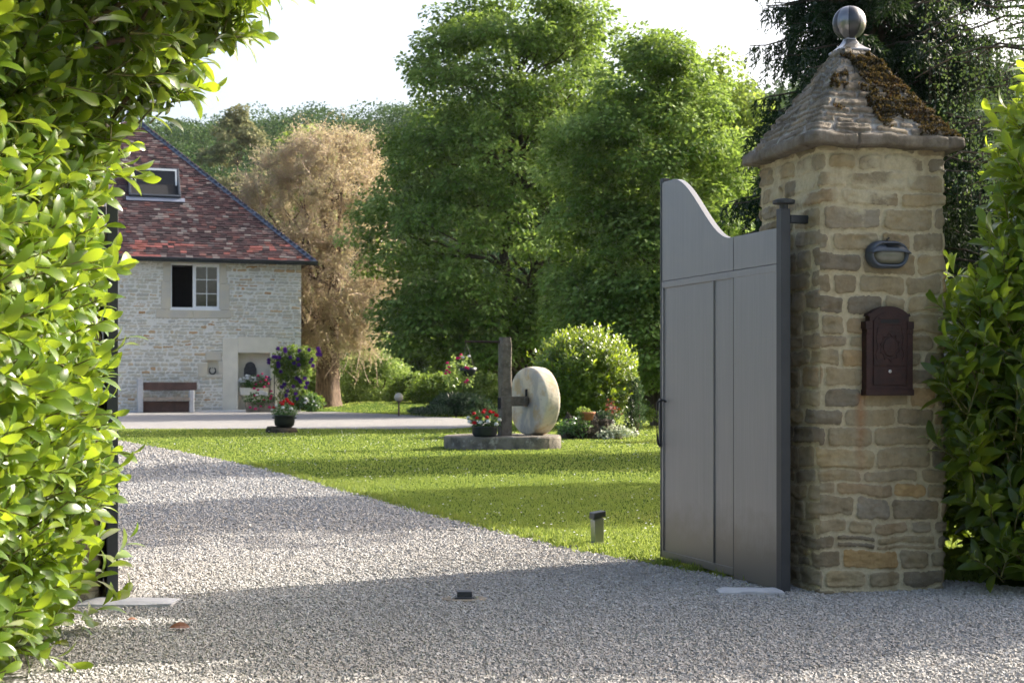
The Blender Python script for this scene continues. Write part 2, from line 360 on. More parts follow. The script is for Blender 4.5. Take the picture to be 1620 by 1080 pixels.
def granmat(name, a, b, lich, sc=5):
    m, t, out = newmat(name); n = N(t); o = n.obj()
    f = n.noise(o, sc, 6, .65); l = n.noise(o, sc * 2.2, 5, .7)
    c = n.mix(n.ramp(f, [(.38, g3(0)), (.62, g3(1))]), a, b); c = n.mix(n.ramp(l, [(.55, g3(0)), (.68, g3(.8))]), c, lich)
    p = n.n('BsdfPrincipled', {'Base Color': c, 'Roughness': .9, 'Specular IOR Level': .2, 'Normal': n.bump(n.math('ADD', f, l), .9, .03)}); t.links.new(p.outputs[0], out.inputs[0]); return m
M_['mill_base'] = granmat('mill_trough_stone', (.11, .10, .085), (.24, .21, .17), (.42, .40, .35), 5)
M_['mill_wood'] = granmat('old_post', (.11, .095, .075), (.20, .17, .14), (.28, .26, .23), 8)
def wheelmat():
    m, t, out = newmat('millstone_limestone'); n = N(t); o = n.obj()
    mp = n.n('Mapping', {'Vector': o, 'Scale': (1, 2.2, 1)}).outputs[0]
    f = n.noise(mp, 2.4, 5, .6); l = n.noise(o, 3.2, 5, .7)
    c = n.mix(n.ramp(f, [(.42, g3(0)), (.55, g3(1))]), (.40, .38, .34), (.60, .54, .42))
    c = n.mix(n.ramp(l, [(.5, g3(0)), (.6, g3(.75))]), c, (.50, .36, .19))
    k = n.noise(o, 9, 3, .8); c = n.mix(n.ramp(k, [(.66, g3(0)), (.72, g3(.7))]), c, (.16, .15, .13))
    p = n.n('BsdfPrincipled', {'Base Color': c, 'Roughness': .9, 'Specular IOR Level': .2, 'Normal': n.bump(n.noise(o, 25, 6), .6, .01)}); t.links.new(p.outputs[0], out.inputs[0]); return m
M_['wheel'] = wheelmat()
M_['rock'] = granmat('dark_rock', (.03, .027, .02), (.10, .078, .055), (.05, .075, .02), 9)
M_['globe'] = pbr('frosted_globe', (.42, .38, .30), .35, var=.1, scale=15, bump=0)
def glassmat():
    m, t, out = newmat('window_glass'); n = N(t)
    p = n.n('BsdfPrincipled', {'Base Color': (.03, .035, .03, 1), 'Roughness': .04, 'Specular IOR Level': 1.0, 'Coat Weight': 1.0, 'Coat Roughness': .03}); t.links.new(p.outputs[0], out.inputs[0]); return m
M_['glass'] = glassmat()

# ------------------------------------------------------------------ ground
LAWN_EDGE = [(2.3, 7.5), (1.5, 7.45), (1.30, 7.40), (1.016, 7.88), (.706, 8.36), (.467, 8.76), (.085, 9.59), (-.54, 11.04), (-1.68, 14.0), (-2.88, 17.08), (-4.8, 21.3), (-7.25, 26.3), (-10.5, 29.8), (-14, 33.0)]
COURT = [(-14, 33.6), (-1.4, 33.4), (-.5, 36.5), (-.6, 40), (-1.6, 44), (-4.2, 50), (-6.2, 53.2), (-7.6, 55.5), (-8.6, 61), (-30, 61), (-30, -4), (14, -4), (14, 7.1), (2.6, 7.25)]
def dense(poly, step, amp, seed):
    out = []; P = np.array(poly, float)
    for i in range(len(P)):
        a, b = P[i], P[(i + 1) % len(P)]; L = np.linalg.norm(b - a); k = max(1, int(L / step)) if i < len(LAWN_EDGE) + 8 else 1
        for j in range(k): out.append(a + (b - a) * j / k)
    Q = np.array(out); d = fbm(Q[:, 0] * 2.1, Q[:, 1] * 2.1, 0, seed) * amp
    return Q + np.c_[d, -d * .6] * np.clip(Q[:, 1] / 20, .35, 1.6)[:, None]
GRAVEL = dense(LAWN_EDGE + COURT, .25, .08, 3)
def inside(poly, x, y):
    c = np.zeros(len(x), bool); n = len(poly)
    for i in range(n):
        x1, y1 = poly[i]; x2, y2 = poly[(i + 1) % n]
        if y1 == y2: continue
        k = ((y1 > y) != (y2 > y)) & (x < (x2 - x1) * (y - y1) / (y2 - y1) + x1); c ^= k
    return c
m = MB()
xs = np.r_[-900, -300, np.arange(-60, 61, 2.0), 300, 900]; ys = np.r_[-300, -60, np.arange(-10, 111, 2.0), 300, 1200]
X, Y = np.meshgrid(xs, ys, indexing='ij'); grid(m, np.stack([X, Y, gz(X, Y) - .006], -1))
tag(m.build('lawn', M_['lawn'], smooth=True), kind='structure')
m = MB(); m.add(np.c_[GRAVEL, np.full(len(GRAVEL), .002)], np.arange(len(GRAVEL))[None, :])
tag(m.build('gravel_drive', M_['gravel']), kind='structure')
# hill
m = MB(); xs = np.linspace(-190, 170, 91); ys = np.linspace(105, 330, 60); X, Y = np.meshgrid(xs, ys, indexing='ij')
def hill(x, y):
    a = np.clip((y - 108) / 155, 0, 1); top = 42.5 + .07 * (x + 40) + 2.5 * fbm(x / 40, y / 60, 0, 9)
    return a * a * (3 - 2 * a) * top * np.clip((200 - np.abs(x)) / 60, .2, 1) - .5
grid(m, np.stack([X, Y, hill(X, Y)], -1)); tag(m.build('hill', M_['soil'], smooth=True), kind='structure')

# loose gravel
rng = np.random.default_rng(5)
CUBE = np.array([[-1, -1, -1], [1, -1, -1], [1, 1, -1], [-1, 1, -1], [-1, -1, 1], [1, -1, 1], [1, 1, 1], [-1, 1, 1]]) * .5
def pebbles(m, x, y, size, rng, z=0.004):
    n = len(x); V = CUBE[None] * rng.uniform(.55, 1.3, (n, 1, 3)) * np.array([1, .8, .55]) + rng.uniform(-.16, .16, (n, 8, 3))
    V[:, 4:, :2] *= rng.uniform(.45, .95, (n, 1, 2))
    a = rng.uniform(0, 2 * pi, n); b = rng.normal(0, .4, n)
    ca, sa, cb, sb = np.cos(a), np.sin(a), np.cos(b), np.sin(b)
    R = np.stack([np.stack([ca, -sa * cb, sa * sb], -1), np.stack([sa, ca * cb, -ca * sb], -1), np.stack([0 * a, sb, cb], -1)], 1)
    V = np.einsum('nij,nkj->nki', R, V) * size[:, None, None]; V += np.stack([x, y, z + size * rng.uniform(.05, .45, n)], -1)[:, None]
    m.add(V.reshape(-1, 3), (BF[None] + np.arange(n)[:, None, None] * 8).reshape(-1, 4), np.repeat(np.clip(rng.random(n) * .9 + .05 + .16 * fbm(x * .9, y * .35, 0, 33), 0, 1), 8)); return m
m = MB()
for d0, d1, n, s0 in ((4.3, 6.6, 80000, .0118), (6.6, 10, 82000, .014), (10, 16, 60000, .019), (16, 27, 30000, .028)):
    y = rng.uniform(d0, d1, int(n * 1.4)); x = rng.uniform(-.34, .40, len(y)) * y; k = inside(GRAVEL, x, y) & (np.abs(x) < 9)
    x, y = x[k][:n], y[k][:n]; pebbles(m, x, y, s0 * rng.uniform(.6, 1.35, len(x)), rng)
e = GRAVEL[:120]; k = (rng.random(900) * 50).astype(int)      # stones spilt over the lawn edge
q = e[k] + rng.normal(0, .06, (900, 2)); pebbles(m, q[:, 0], q[:, 1], .018 * rng.uniform(.6, 1.3, 900), rng)
tag(m.build('loose_gravel', M_['pebble']), 'pale grey and beige crushed stone lying loose over the drive', 'gravel', kind='stuff')

# grass blades and daisies
m = MB(); dm = MB()
for d0, d1, n, h0, w0 in ((7.2, 10.5, 70000, .026, .0045), (10.5, 16, 70000, .026, .007), (16, 26, 50000, .026, .014), (26, 37, 40000, .024, .022), (37, 66, 26000, .05, .04)):
    y = rng.uniform(d0, d1, int(n * 1.7)); x = rng.uniform(-.34, .33, len(y)) * y
    k = ~inside(GRAVEL, x, y); x, y = x[k][:n], y[k][:n]; N0 = len(x)
    ax = np.stack([rng.normal(0, .45, N0), rng.normal(0, .45, N0), np.ones(N0)], -1); nr = np.stack([rng.normal(size=N0), rng.normal(size=N0), np.full(N0, .2)], -1)
    patch = np.clip(.45 + .5 * fbm(x * .9, y * .9, 0, 21) + .25 * (fbm(x * .35, y * .35, 0, 23) > .25) + rng.normal(0, .17, N0), 0, 1)
    hh = h0 * rng.uniform(.5, 1.3, N0)
    scatter(m, np.c_[x, y, gz(x, y) - .006], ax, nr, hh, w0, SIMP, patch)
q = e[(rng.random(9000) * 50).astype(int)] + rng.normal(0, .045, (9000, 2)) + np.array([.035, .03])   # longer tufts along the edge
scatter(m, np.c_[q, np.zeros(9000)], np.stack([rng.normal(-.15, .5, 9000), rng.normal(-.15, .5, 9000), np.ones(9000)], -1), rdir(rng, 9000), rng.uniform(.02, .065, 9000), .006, SIMP)
tag(m.build('grass', M_['grass']), 'short mown lawn grass, sunlit yellow green with shadow bands', 'grass', kind='stuff')
hexa = (np.array([[cos(a), sin(a), 0] for a in np.arange(6) * pi / 3]), np.array([[0, 1, 2, 3, 4, 5]]))
y = rng.uniform(8, 44, 3000); x = rng.uniform(-.3, .3, 3000) * y; k = (~inside(GRAVEL, x, y)) & (fbm(x * .5, y * .5, 0, 5) > -.1); x, y = x[k], y[k]
scatter(dm, np.c_[x, y, gz(x, y) + rng.uniform(.025, .045, len(x))], np.stack([rng.normal(size=len(x)), rng.normal(size=len(x)), 0 * x], -1), np.stack([0 * x, -.35 + 0 * x, 1 + 0 * x], -1), .006 + .00018 * y, .006 + .00018 * y, (hexa[0], hexa[1]))
tag(dm.build('daisies', M_['f_white']), 'tiny white daisies sprinkled over the lawn', 'daisies', kind='stuff')

# ------------------------------------------------------------------ masonry
def masonry(U, V, W, Ht, seed, rh, sw, gap, soft, warp, wrap=False, split=.15):
    rg = np.random.default_rng(seed)
    rows = [0.0]
    while rows[-1] < Ht: rows.append(rows[-1] + rg.uniform(*rh))
    rows = np.array(rows); nr = len(rows) - 1
    vv = V + warp * .7 * vn(U * 2.3, V * 4, 0, seed) + warp * .4 * vn(U * 9, V * 11, 3, seed)
    r = np.clip(np.searchsorted(rows, vv, side='right') - 1, 0, nr - 1)
    h = np.zeros(U.shape); rid = np.zeros(U.shape); 
    for i in range(nr):
        e = [rg.uniform(-sw[1], 0) * .6]
        while e[-1] < W: e.append(e[-1] + rg.uniform(*sw))
        e = np.array(e)
        if wrap: e = e[:-1]; e = e - e[0]; e = e * W / e[-1] if len(e) > 1 else e; off = rg.uniform(0, W)
        else: off = 0
        k = r == i
        if not k.any(): continue
        u = U[k] - off + warp * .5 * vn(V[k] * 7, U[k] * 5, 7, seed + 1)
        if wrap: u = np.mod(u, W)
        c = np.clip(np.searchsorted(e, u, side='right') - 1, 0, len(e) - 2)
        x0, x1 = e[c], e[c + 1]; z0 = np.full(len(u), rows[i]); z1 = np.full(len(u), rows[i + 1])
        hid = rg.random(len(e)); sp = rg.random(len(e)) < split; mid = z0 + (z1 - z0) * rg.uniform(.4, .6, len(e))[c]
        s = sp[c]; upper = vv[k] > mid; z0 = np.where(s & upper, mid, z0); z1 = np.where(s & ~upper, mid, z1)
        g = gap * (.5 + rg.random(len(e)))[c]
        hx = np.maximum((x1 - x0) / 2 - g, .004); hy = np.maximum((z1 - z0) / 2 - g * .8, .004); rad = np.minimum(np.minimum(hx, hy) * .7, gap * 2.2)
        qx = np.abs(u - (x0 + x1) / 2) - hx + rad; qy = np.abs(vv[k] - (z0 + z1) / 2) - hy + rad
        sd = np.hypot(np.maximum(qx, 0), np.maximum(qy, 0)) + np.minimum(np.maximum(qx, qy), 0) - rad
        sd = sd + gap * .7 * fbm(U[k] * .6 / gap, V[k] * .6 / gap, 0, seed + 5)
        t = np.clip(-sd / soft + .3, 0, 1); h[k] = t * t * (3 - 2 * t) * (.75 + .5 * rg.random(len(e))[c])
        rid[k] = np.where(s & upper, np.mod(hid[c] * 7.3, 1), hid[c])
    return h, rid
def ringsq(nper, n=16):
    """rounded square outline, nper points a side; returns unit points, outward normals, u in 0..4"""
    s = np.linspace(-1, 1, nper, endpoint=False); o = np.ones(nper)
    P = np.concatenate([np.c_[s, -o], np.c_[o, s], np.c_[-s, o], np.c_[-o, -s]])
    nn = (np.abs(P) ** n).sum(1) ** (1 / n); Q = P / nn[:, None]
    G = norm(np.sign(Q) * np.abs(Q) ** (n - 1)); return Q, G, np.arange(4 * nper) / nper
def loft(m, P, r, a):
    """P (nring, nper, 3) closed around"""
    L, n = P.shape[:2]; i = np.arange(L - 1)[:, None] * n; j = np.arange(n)[None]; k = (j + 1) % n
    m.add(P.reshape(-1, 3), np.stack([i + j, i + k, i + n + k, i + n + j], -1).reshape(-1, 4), np.asarray(r).ravel(), np.asarray(a).ravel()); return m

def pillar(name, cx, cy, rz, label, seed, fine, cat='gate pillar'):
    root = empty(name, (cx, cy, 0), rz, label, cat)
    hw = .35; per = int(.70 / fine); Q, G, u = ringsq(per, 22); z = np.arange(-.05, 2.235, fine)
    U, Vv = np.meshgrid(u * .70, z + .05); h, rid = masonry(U, Vv, 2.8, 2.4, seed, (.070, .118), (.12, .34), .0095, .008, .030, wrap=True, split=.03)
    ox = Q[None, :, 0] * hw + 0 * U; oy = Q[None, :, 1] * hw + 0 * U
    smear = np.clip(fbm(ox * 4, oy * 4, Vv * 4, seed + 3) * 1.6 + (Vv - 1.75) * 1.1, 0, .85)         # mortar washed over the stones near the top
    rough = fbm(ox * 14, oy * 14, Vv * 26, seed + 8, 4)
    d = .011 * h * (1 - .6 * smear) + .013 * rough * (.3 + h) + .010 * fbm(ox * 5, oy * 5, Vv * 5, seed + 9)
    P = np.stack([ox + G[None, :, 0] * d, oy + G[None, :, 1] * d, Vv - .05], -1)
    m = MB(); loft(m, P, rid, h * (1 - smear)); m.build('shaft', M_['pillar'], root, smooth=True)
    # pyramid cap of stepped stones
    prof = [(.33, 2.212), (.40, 2.216), (.422, 2.219), (.426, 2.23), (.426, 2.255), (.424, 2.27), (.405, 2.279)]
    T = np.linspace(0, 1, int(.62 / fine)); hf = .405 + (.068 - .405) * T; zz = 2.279 + (2.772 - 2.279) * (T ** 1.12)
    Hf = np.r_[[p[0] for p in prof], hf[1:]]; Zz = np.r_[[p[1] for p in prof], zz[1:]]
    sl = np.r_[np.full(len(prof), -.02), T[1:] * .62]
    Q, G, u = ringsq(int(.84 / fine), 26)
    U, Sl = np.meshgrid(u * .8, sl); h, rid = masonry(U, np.maximum(Sl, 0), 3.2, .7, seed + 40, (.038, .075), (.08, .30), .010, .012, .03, wrap=True, split=.12)
    saw = 1 - np.mod(Sl / .056, 1)
    hh = Hf[:, None]; lx = Q[None, :, 0] * hh; ly = Q[None, :, 1] * hh; lz = Zz[:, None] + 0 * lx
    slab = (Sl < 0)
    jt = np.abs(np.mod(u * 1.7 + .3 * np.floor(u), 1) - .5)[None]; joint = np.clip(1 - jt / .018, 0, 1)
    d = np.where(slab, .013 * fbm(lx * 11, ly * 11, lz * 11, seed, 4) - .014 * joint, (.010 * h + .005 * saw * h) * np.clip(Sl / .03, .2, 1) + .012 * fbm(lx * 16, ly * 16, lz * 16, seed, 4))
    P = np.stack([lx + G[None, :, 0] * d * .8, ly + G[None, :, 1] * d * .8, lz + d * .6 + .008 * fbm(lx * 5, ly * 5, 0, seed + 2)], -1)
    m = MB(); loft(m, P, np.where(slab, .42, rid), np.where(slab, .9 - joint * .4, h)); cap = m.build('cap', M_['cap'], root, smooth=True)
    # moss on the front slope
    rg = np.random.default_rng(seed); n = 40000 if fine < .007 else 4000
    i = rg.integers(len(prof), len(Hf) - 1, n); j = rg.integers(0, P.shape[1], n); p = P[i, j]
    tt = (p[:, 2] - 2.28) / .5
    front = p[:, 1] < -np.abs(p[:, 0]) * .9
    k = front & (1.35 * fbm(p[:, 0] * 9, p[:, 1] * 3, p[:, 2] * 12, 31, 4) + .55 * np.minimum(tt, .75) * (p[:, 0] < .15) - 3 * np.clip(tt - .86, 0, 1) + .7 * np.clip(p[:, 0] / .4, -.3, 1) - .14 > 0)
    p = p[k]; nn_ = np.array([[0, -.6, .8]]) + rg.normal(0, .5, (len(p), 3))
    m = MB(); scatter(m, p, nn_, rdir(rg, len(p)), rg.uniform(.010, .024, len(p)), .013, SIMP, np.clip(.5 + .4 * fbm(p[:, 0] * 12, p[:, 2] * 12, 0, 8) + rg.normal(0, .15, len(p)), 0, 1)); m.build('moss', M_['moss'], cap)
    # metal finial
    f = MB()
    for rr, zl in ((0, 0),):
        pr = [(.080, 2.768), (.080, 2.778), (.058, 2.794), (.038, 2.814), (.026, 2.836), (.025, 2.86)]
        V = []; 
        for r_, z_ in pr: V += [[-r_, -r_, z_], [r_, -r_, z_], [r_, r_, z_], [-r_, r_, z_]]
        i = np.arange(len(pr) - 1)[:, None] * 4; j = np.arange(4)[None]; k = (j + 1) % 4
        f.add(V, [np.stack([i + j, i + k, i + 4 + k, i + 4 + j], -1).reshape(-1, 4), np.array([[3, 2, 1, 0]])])
    fin = f.build('finial', M_['ball_light'], root, bevel=.003)
    R = .088; zc = 2.926
    for gi in range(8):
        g = MB(); th0 = gi * pi / 4 + .02 + .26; th = np.linspace(th0, th0 + pi / 4 - .03, 7); ph = np.linspace(-pi / 2, pi / 2, 17)
        TH, PH = np.meshgrid(th, ph, indexing='ij'); bul = R * (1 - .035 * (1 - np.cos((TH - th0 - pi / 8) * 4)))
        grid(g, np.stack([bul * np.cos(PH) * np.cos(TH), bul * np.cos(PH) * np.sin(TH), zc + R * np.sin(PH)], -1))
        g.build('ball_panel', M_['ball_dark'] if gi % 2 else M_['ball_light'], fin, smooth=True)
    return root
P15 = radians(15)
rp = pillar('stone_pillar', 1.762, 7.429, P15, 'rubble stone gate pillar with mossy pyramid cap, carrying the letter box', 11, .0058)
lp = pillar('stone_pillar', -2.40, 7.02, P15, 'rubble stone gate pillar mostly hidden behind the bright left hedge', 23, .0125)

# pillar-local frame helpers for things fixed on the front face
def on_face(x, z): return Vector((1.762 + x * cos(P15) + .362 * sin(P15), 7.429 + x * sin(P15) - .362 * cos(P15), z))
# ---- letter box
lb = empty('letter_box', on_face(0.0, .99), P15, 'rusty dark red cast iron letter box with arched top on the stone pillar', 'letter box')
def arch(w, z0, z1, zt, ear=0, n=14):
    pts = [(-w, z0), (w, z0), (w, z1)]
    if ear: pts += [(w + ear, z1 + .004), (w + ear * .3, z1 + .018)]
    a0 = atan2(0, 1)
    cz = z1 + .012 if ear else z1; hh = zt - cz; R_ = (w * w + hh * hh) / (2 * hh); th = math.asin(min(1, w / R_))
    for i in range(n + 1):
        a = th - 2 * th * i / n; pts.append((R_ * sin(a), zt - R_ + R_ * cos(a)))
    if ear: pts += [(-w - ear * .3, z1 + .018), (-w - ear, z1 + .004)]
    pts.append((-w, z1)); return pts
m = MB(); prism(m, arch(.108, .0, .385, .438, .012), -.075, .0)
for s in (-1, 1):
    box(m, s * .112 - .016, s * .112 + .016, -.082, 0, .02, .33)
    box(m, s * .115 - .018, s * .115 + .018, -.086, 0, .325, .362); box(m, s * .116 - .012, s * .116 + .012, -.09, 0, .30, .322)
box(m, -.132, .132, -.09, 0, -.004, .026); box(m, -.124, .124, -.084, 0, .026, .04)
m.build('box_body', M_['rusty_iron'], lb, bevel=.004)
m = MB(); prism(m, arch(.088, .145, .365, .408), -.084, -.076); box(m, -.062, .062, -.09, -.083, .372, .38); box(m, -.062, .062, -.09, -.083, .346, .352)
lathe(m, [(.0, 0), (.04, 0), (.036, .008), (.02, .011), (.0, .014)], (0, 0, 0), 20)
V = m.v[-1]; V[:] = np.c_[V[:, 0], -.083 - V[:, 2], V[:, 1] * 1.25 + .235]
for a in range(10): 
    th = a * pi / 5; tube(m, [(.045 * cos(th), -.084, .235 + .056 * sin(th)), (.056 * cos(th + .4), -.089, .235 + .07 * sin(th + .4)), (.045 * cos(th + .7), -.084, .235 + .056 * sin(th + .7))], [.004, .005, .003], 6)
for s in (-1, 1): tube(m, [(s * .07, -.084, .17), (s * .078, -.088, .2), (s * .066, -.088, .23), (s * .075, -.085, .28), (s * .064, -.085, .33)], .004, 6)
m.build('front_panel', M_['rusty_iron'], lb, bevel=.002)
m = MB(); box(m, -.052, .052, -.0855, -.083, .354, .371); m.build('mail_slot', M_['slot'], lb)
m = MB(); box(m, -.09, .09, -.084, -.074, .048, .135); dr = m.build('door', M_['rusty_iron'], lb, bevel=.003)
m = MB(); lathe(m, [(.0, 0), (.009, 0), (.009, .004), (.006, .006), (0, .0065)], (0, 0, 0), 14); V = m.v[-1]; V[:] = np.c_[V[:, 0], -.084 - V[:, 2], V[:, 1] + .115]
m.build('lock', M_['steel'], dr)
lb.scale = (1, .6, 1)
# ---- bulkhead lamp
bl = empty('bulkhead_lamp', on_face(0.0, 1.683), P15, 'oval dark grey bulkhead wall lamp above the letter box', 'wall lamp')
def stad(hw, hh, n=12):
    L = hw - hh; return [(L + hh * cos(a), hh * sin(a)) for a in np.linspace(-pi / 2, pi / 2, n)] + [(-L - hh * cos(a), -hh * sin(a)) for a in np.linspace(-pi / 2, pi / 2, n)]
def stadloft(m, prof, n=12):
    rings = []
    for hw, hh, y, dz in prof: rings.append([(x, y, z + dz) for x, z in stad(hw, hh, n)])
    P = np.array(rings); L, k = P.shape[:2]; i = np.arange(L - 1)[:, None] * k; j = np.arange(k)[None]; q = (j + 1) % k
    m.add(P.reshape(-1, 3), [np.stack([i + j, i + q, i + k + q, i + k + j], -1).reshape(-1, 4), (np.arange(k) + (L - 1) * k)[None, :]]); return m
m = MB(); stadloft(m, [(.110, .067, 0.0, 0), (.112, .069, -.03, 0), (.104, .062, -.052, 0), (.092, .05, -.056, 0), (.09, .048, -.03, 0)]); m.build('housing', M_['lamp_body'], bl, smooth=True)
m = MB(); stadloft(m, [(.089, .047, -.03, 0), (.084, .043, -.05, 0), (.068, .03, -.062, 0), (.04, .012, -.066, 0)]); m.build('lens', M_['lens'], bl, smooth=True)
m = MB(); g = []
for i, a in enumerate(np.linspace(0, pi, 13)):
    row = []
    for t in np.linspace(0, 1, 7): row.append((.113 * cos(a) * (1 - .05 * t), -.006 - .07 * t, .004 + .069 * sin(a) ** .8 * (1 - .86 * t ** 2.2)))
    g.append(row)
grid(m, np.array(g)); h_ = m.build('eyelid_hood', M_['lamp_body'], bl, smooth=True); sd = h_.modifiers.new('s', 'SOLIDIFY'); sd.thickness = .003
m = MB()
for k, z in enumerate((.052, .040)): box(m, -.045 + .02 * k, .05, -.066 - .006 * k, -.05, z, z + .003)
m.build('vent_slot', M_['slot'], bl)
m = MB(); tube(m, [(.0, -.02, .075), (.015, -.015, .085), (.02, -.004, .083)], .004, 6); m.build('cable', M_['iron'], bl)

# ------------------------------------------------------------------ gate leaves
HX, HY = 1.355, 7.09
def gate(px, py, dirx, diry, label, mirror=1, post_lean=0):
    """local +x runs from the hinge along the leaf, -y is the visible face"""
    rz = atan2(diry, dirx); root = empty('gate_leaf', (px, py, 0), rz, label, 'gate')
    f = -1 * mirror       # side the visible face is on
    Lf = 1.37; zb = .028
    def top(s):
        t = np.clip((s - .52) / .70, 0, 1); return 1.822 + .404 * t * t * (3 - 2 * t)
    def bx(m, x0, x1, ya, yb, z0, z1): return box(m, x0, x1, min(ya, yb), max(ya, yb), z0, z1)
    m = MB(); ss = np.linspace(.035, Lf, 70)
    poly = [(s, top(s)) for s in ss[::-1]] + [(.035, 1.645), (Lf, 1.645)]; prism(m, poly, -.018, .018); m.build('top_sheet', M_['gate'], root, bevel=.0015)
    m = MB(); bx(m, .035, .486, -.018, .018, zb - .012, 1.636); m.build('hinge_sheet', M_['gate'], root, bevel=.0015)
    m = MB(); bx(m, .488, .712, -.011, .011, zb + .04, 1.605); bx(m, .73, Lf - .03, -.011, .011, zb + .04, 1.605); m.build('infill_sheet', M_['gate'], root)
    m = MB(); bx(m, .712, .73, -.02, .02, zb + .04, 1.605); bx(m, .489, Lf, -.02, .02, zb - .002, zb + .04); bx(m, Lf - .03, Lf, -.02, .02, zb + .04, 1.605); bx(m, .035, Lf, -.02, .02, 1.605, 1.642)
    m.build('frame', M_['gate'], root, bevel=.002)
    m = MB(); bx(m, Lf - .012, Lf + .006, -.022, .022, zb, 2.235); box(m, Lf - .032, Lf + .01, -.02, .02, 2.222, 2.25); m.build('edge_bar', M_['dark_metal'], root, bevel=.002)
    m = MB(); bx(m, .485, .4875, f * .0182, f * .0195, zb, 1.82); m.build('seam', M_['dark_metal'], root)
    m = MB(); bx(m, -.022, .03, -.026, .026, .0, 1.915); m.build('hinge_post', M_['dark_metal'], root, bevel=.003)
    m = MB(); lathe(m, [(.0, 1.915), (.022, 1.915), (.022, 1.935), (.055, 1.94), (.056, 1.955), (.04, 1.962), (0, 1.964)], (0, 0, 0), 16); m.build('post_cap', M_['dark_metal'], root)
    m = MB()
    bx(m, -.02, .02, -f * .03, -f * .16, 1.845, 1.885); m.build('hinge_bracket', M_['dark_metal'], root, bevel=.003)
    m = MB(); hz = .82
    tube(m, [(Lf - .07, f * .018, hz + .12), (Lf - .07, f * .05, hz + .13), (Lf - .05, f * .065, hz + .115), (Lf - .045, f * .07, hz), (Lf - .05, f * .065, hz - .1), (Lf - .03, f * .05, hz - .13), (Lf + .0, f * .03, hz - .135)], .0065, 8); m.build('handle', M_['iron'], root, smooth=True)
    m = MB(); bx(m, Lf - .012, Lf + .01, f * .018, f * .03, hz - .15, hz + .14); m.build('lock_plate', M_['dark_metal'], root)
    return root
gate(HX, HY, -.336, .942, 'open grey metal gate leaf with swooping top edge beside the right stone pillar', mirror=-1)
gate(-1.905, 6.78, -.305, .952, 'open dark gate leaf seen edge on behind the left hedge', mirror=1)
def slabstone(x0, x1, y0, y1, label, seed):
    m = MB(); nx, ny = 24, 6; X, Y = np.meshgrid(np.linspace(0, 1, nx), np.linspace(0, 1, ny), indexing='ij')
    Xp = x0 + (x1 - x0) * X; Yp = y0 + (y1 - y0) * Y; edge = np.minimum(np.minimum(X, 1 - X) * 8, np.minimum(Y, 1 - Y) * 4); Z = .02 + .012 * np.clip(edge, 0, 1) + .003 * vn(Xp * 20, Yp * 20, 0, seed)
    grid(m, np.stack([Xp, Yp, Z], -1)); box(m, x0, x1, y0, y1, -.02, .0195)
    return tag(m.build('threshold_slab', M_['slab'], smooth=False), label, 'stone slab')
slabstone(-2.02, -1.585, 6.60, 6.80, 'pale stone slab in the gravel at the foot of the left gate leaf', 1)
slabstone(1.02, 1.34, 6.98, 7.12, 'pale stone slab in the gravel at the foot of the right gate leaf', 2)
# left leaf pivots on the slab; gate stop in the middle of the drive
gs = empty('gate_stop', (*at(735, 608, 6.84)[:2], 0), .05, 'small dark metal gate stop set in the gravel between the pillars', 'gate stop')
m = MB(); lathe(m, [(0, .0), (.115, .0), (.11, .014), (0, .016)], (0, 0, 0), 24, sy=.8); m.build('base_disc', M_['old_stone'], gs)
m = MB(); box(m, -.036, .036, -.03, .03, .016, .05); prism(m, [(-.05, .014), (.05, .014), (.044, .024), (-.044, .024)], -.04, .04); m.build('stop_block', M_['dark_metal'], gs, bevel=.004)
m = MB(); prism(m, [(-.065, .015), (-.045, .015), (-.05, .026)], -.03, .02); m.build('side_flap', M_['steel'], gs)
m = MB(); prism(m, [(.046, .015), (.066, .015), (.052, .026)], -.03, .02); m.build('side_flap', M_['steel'], gs)
# dead leaf
dl = MB(); scatter(dl, np.array([[-1.43, 5.92, .026]]), np.array([[.95, .25, .18]]), np.array([[-.1, -.5, 1.]]), .085, .05, LEAF, np.array([.4])); tag(dl.build('fallen_leaf', M_['dead_leaf']), 'dry orange brown leaf lying on the gravel near the left hedge', 'fallen leaf')
dl = MB(); scatter(dl, np.array([[-1.66, 6.13, .024]]), np.array([[.6, .6, .1]]), np.array([[.2, -.2, 1.]]), .055, .03, LEAF, np.array([.4])); tag(dl.build('fallen_leaf', M_['dead_leaf']), 'smaller dark dead leaf on the gravel tight against the left hedge', 'fallen leaf')
# bollard spotlight
c = at(945, 608, 9.36); bo = empty('bollard_lamp', (c[0], c[1], 0), .35, 'short steel bollard spotlight on the lawn edge beside the drive', 'garden light')
m = MB(); prism(m, [(-.032, 0), (.032, 0), (.034, .165), (-.036, .15)], -.035, .035); m.build('body', M_['steel'], bo, bevel=.004)
m = MB(); prism(m, [(-.044, .155), (.042, .172), (.046, .212), (-.040, .2)], -.042, .042); m.build('head', M_['ball_dark'], bo, bevel=.006)
m = MB(); lathe(m, [(0, -.01), (.05, -.01), (.05, .006), (0, .008)], (0, 0, 0), 16); m.build('base_plate', M_['steel'], bo)

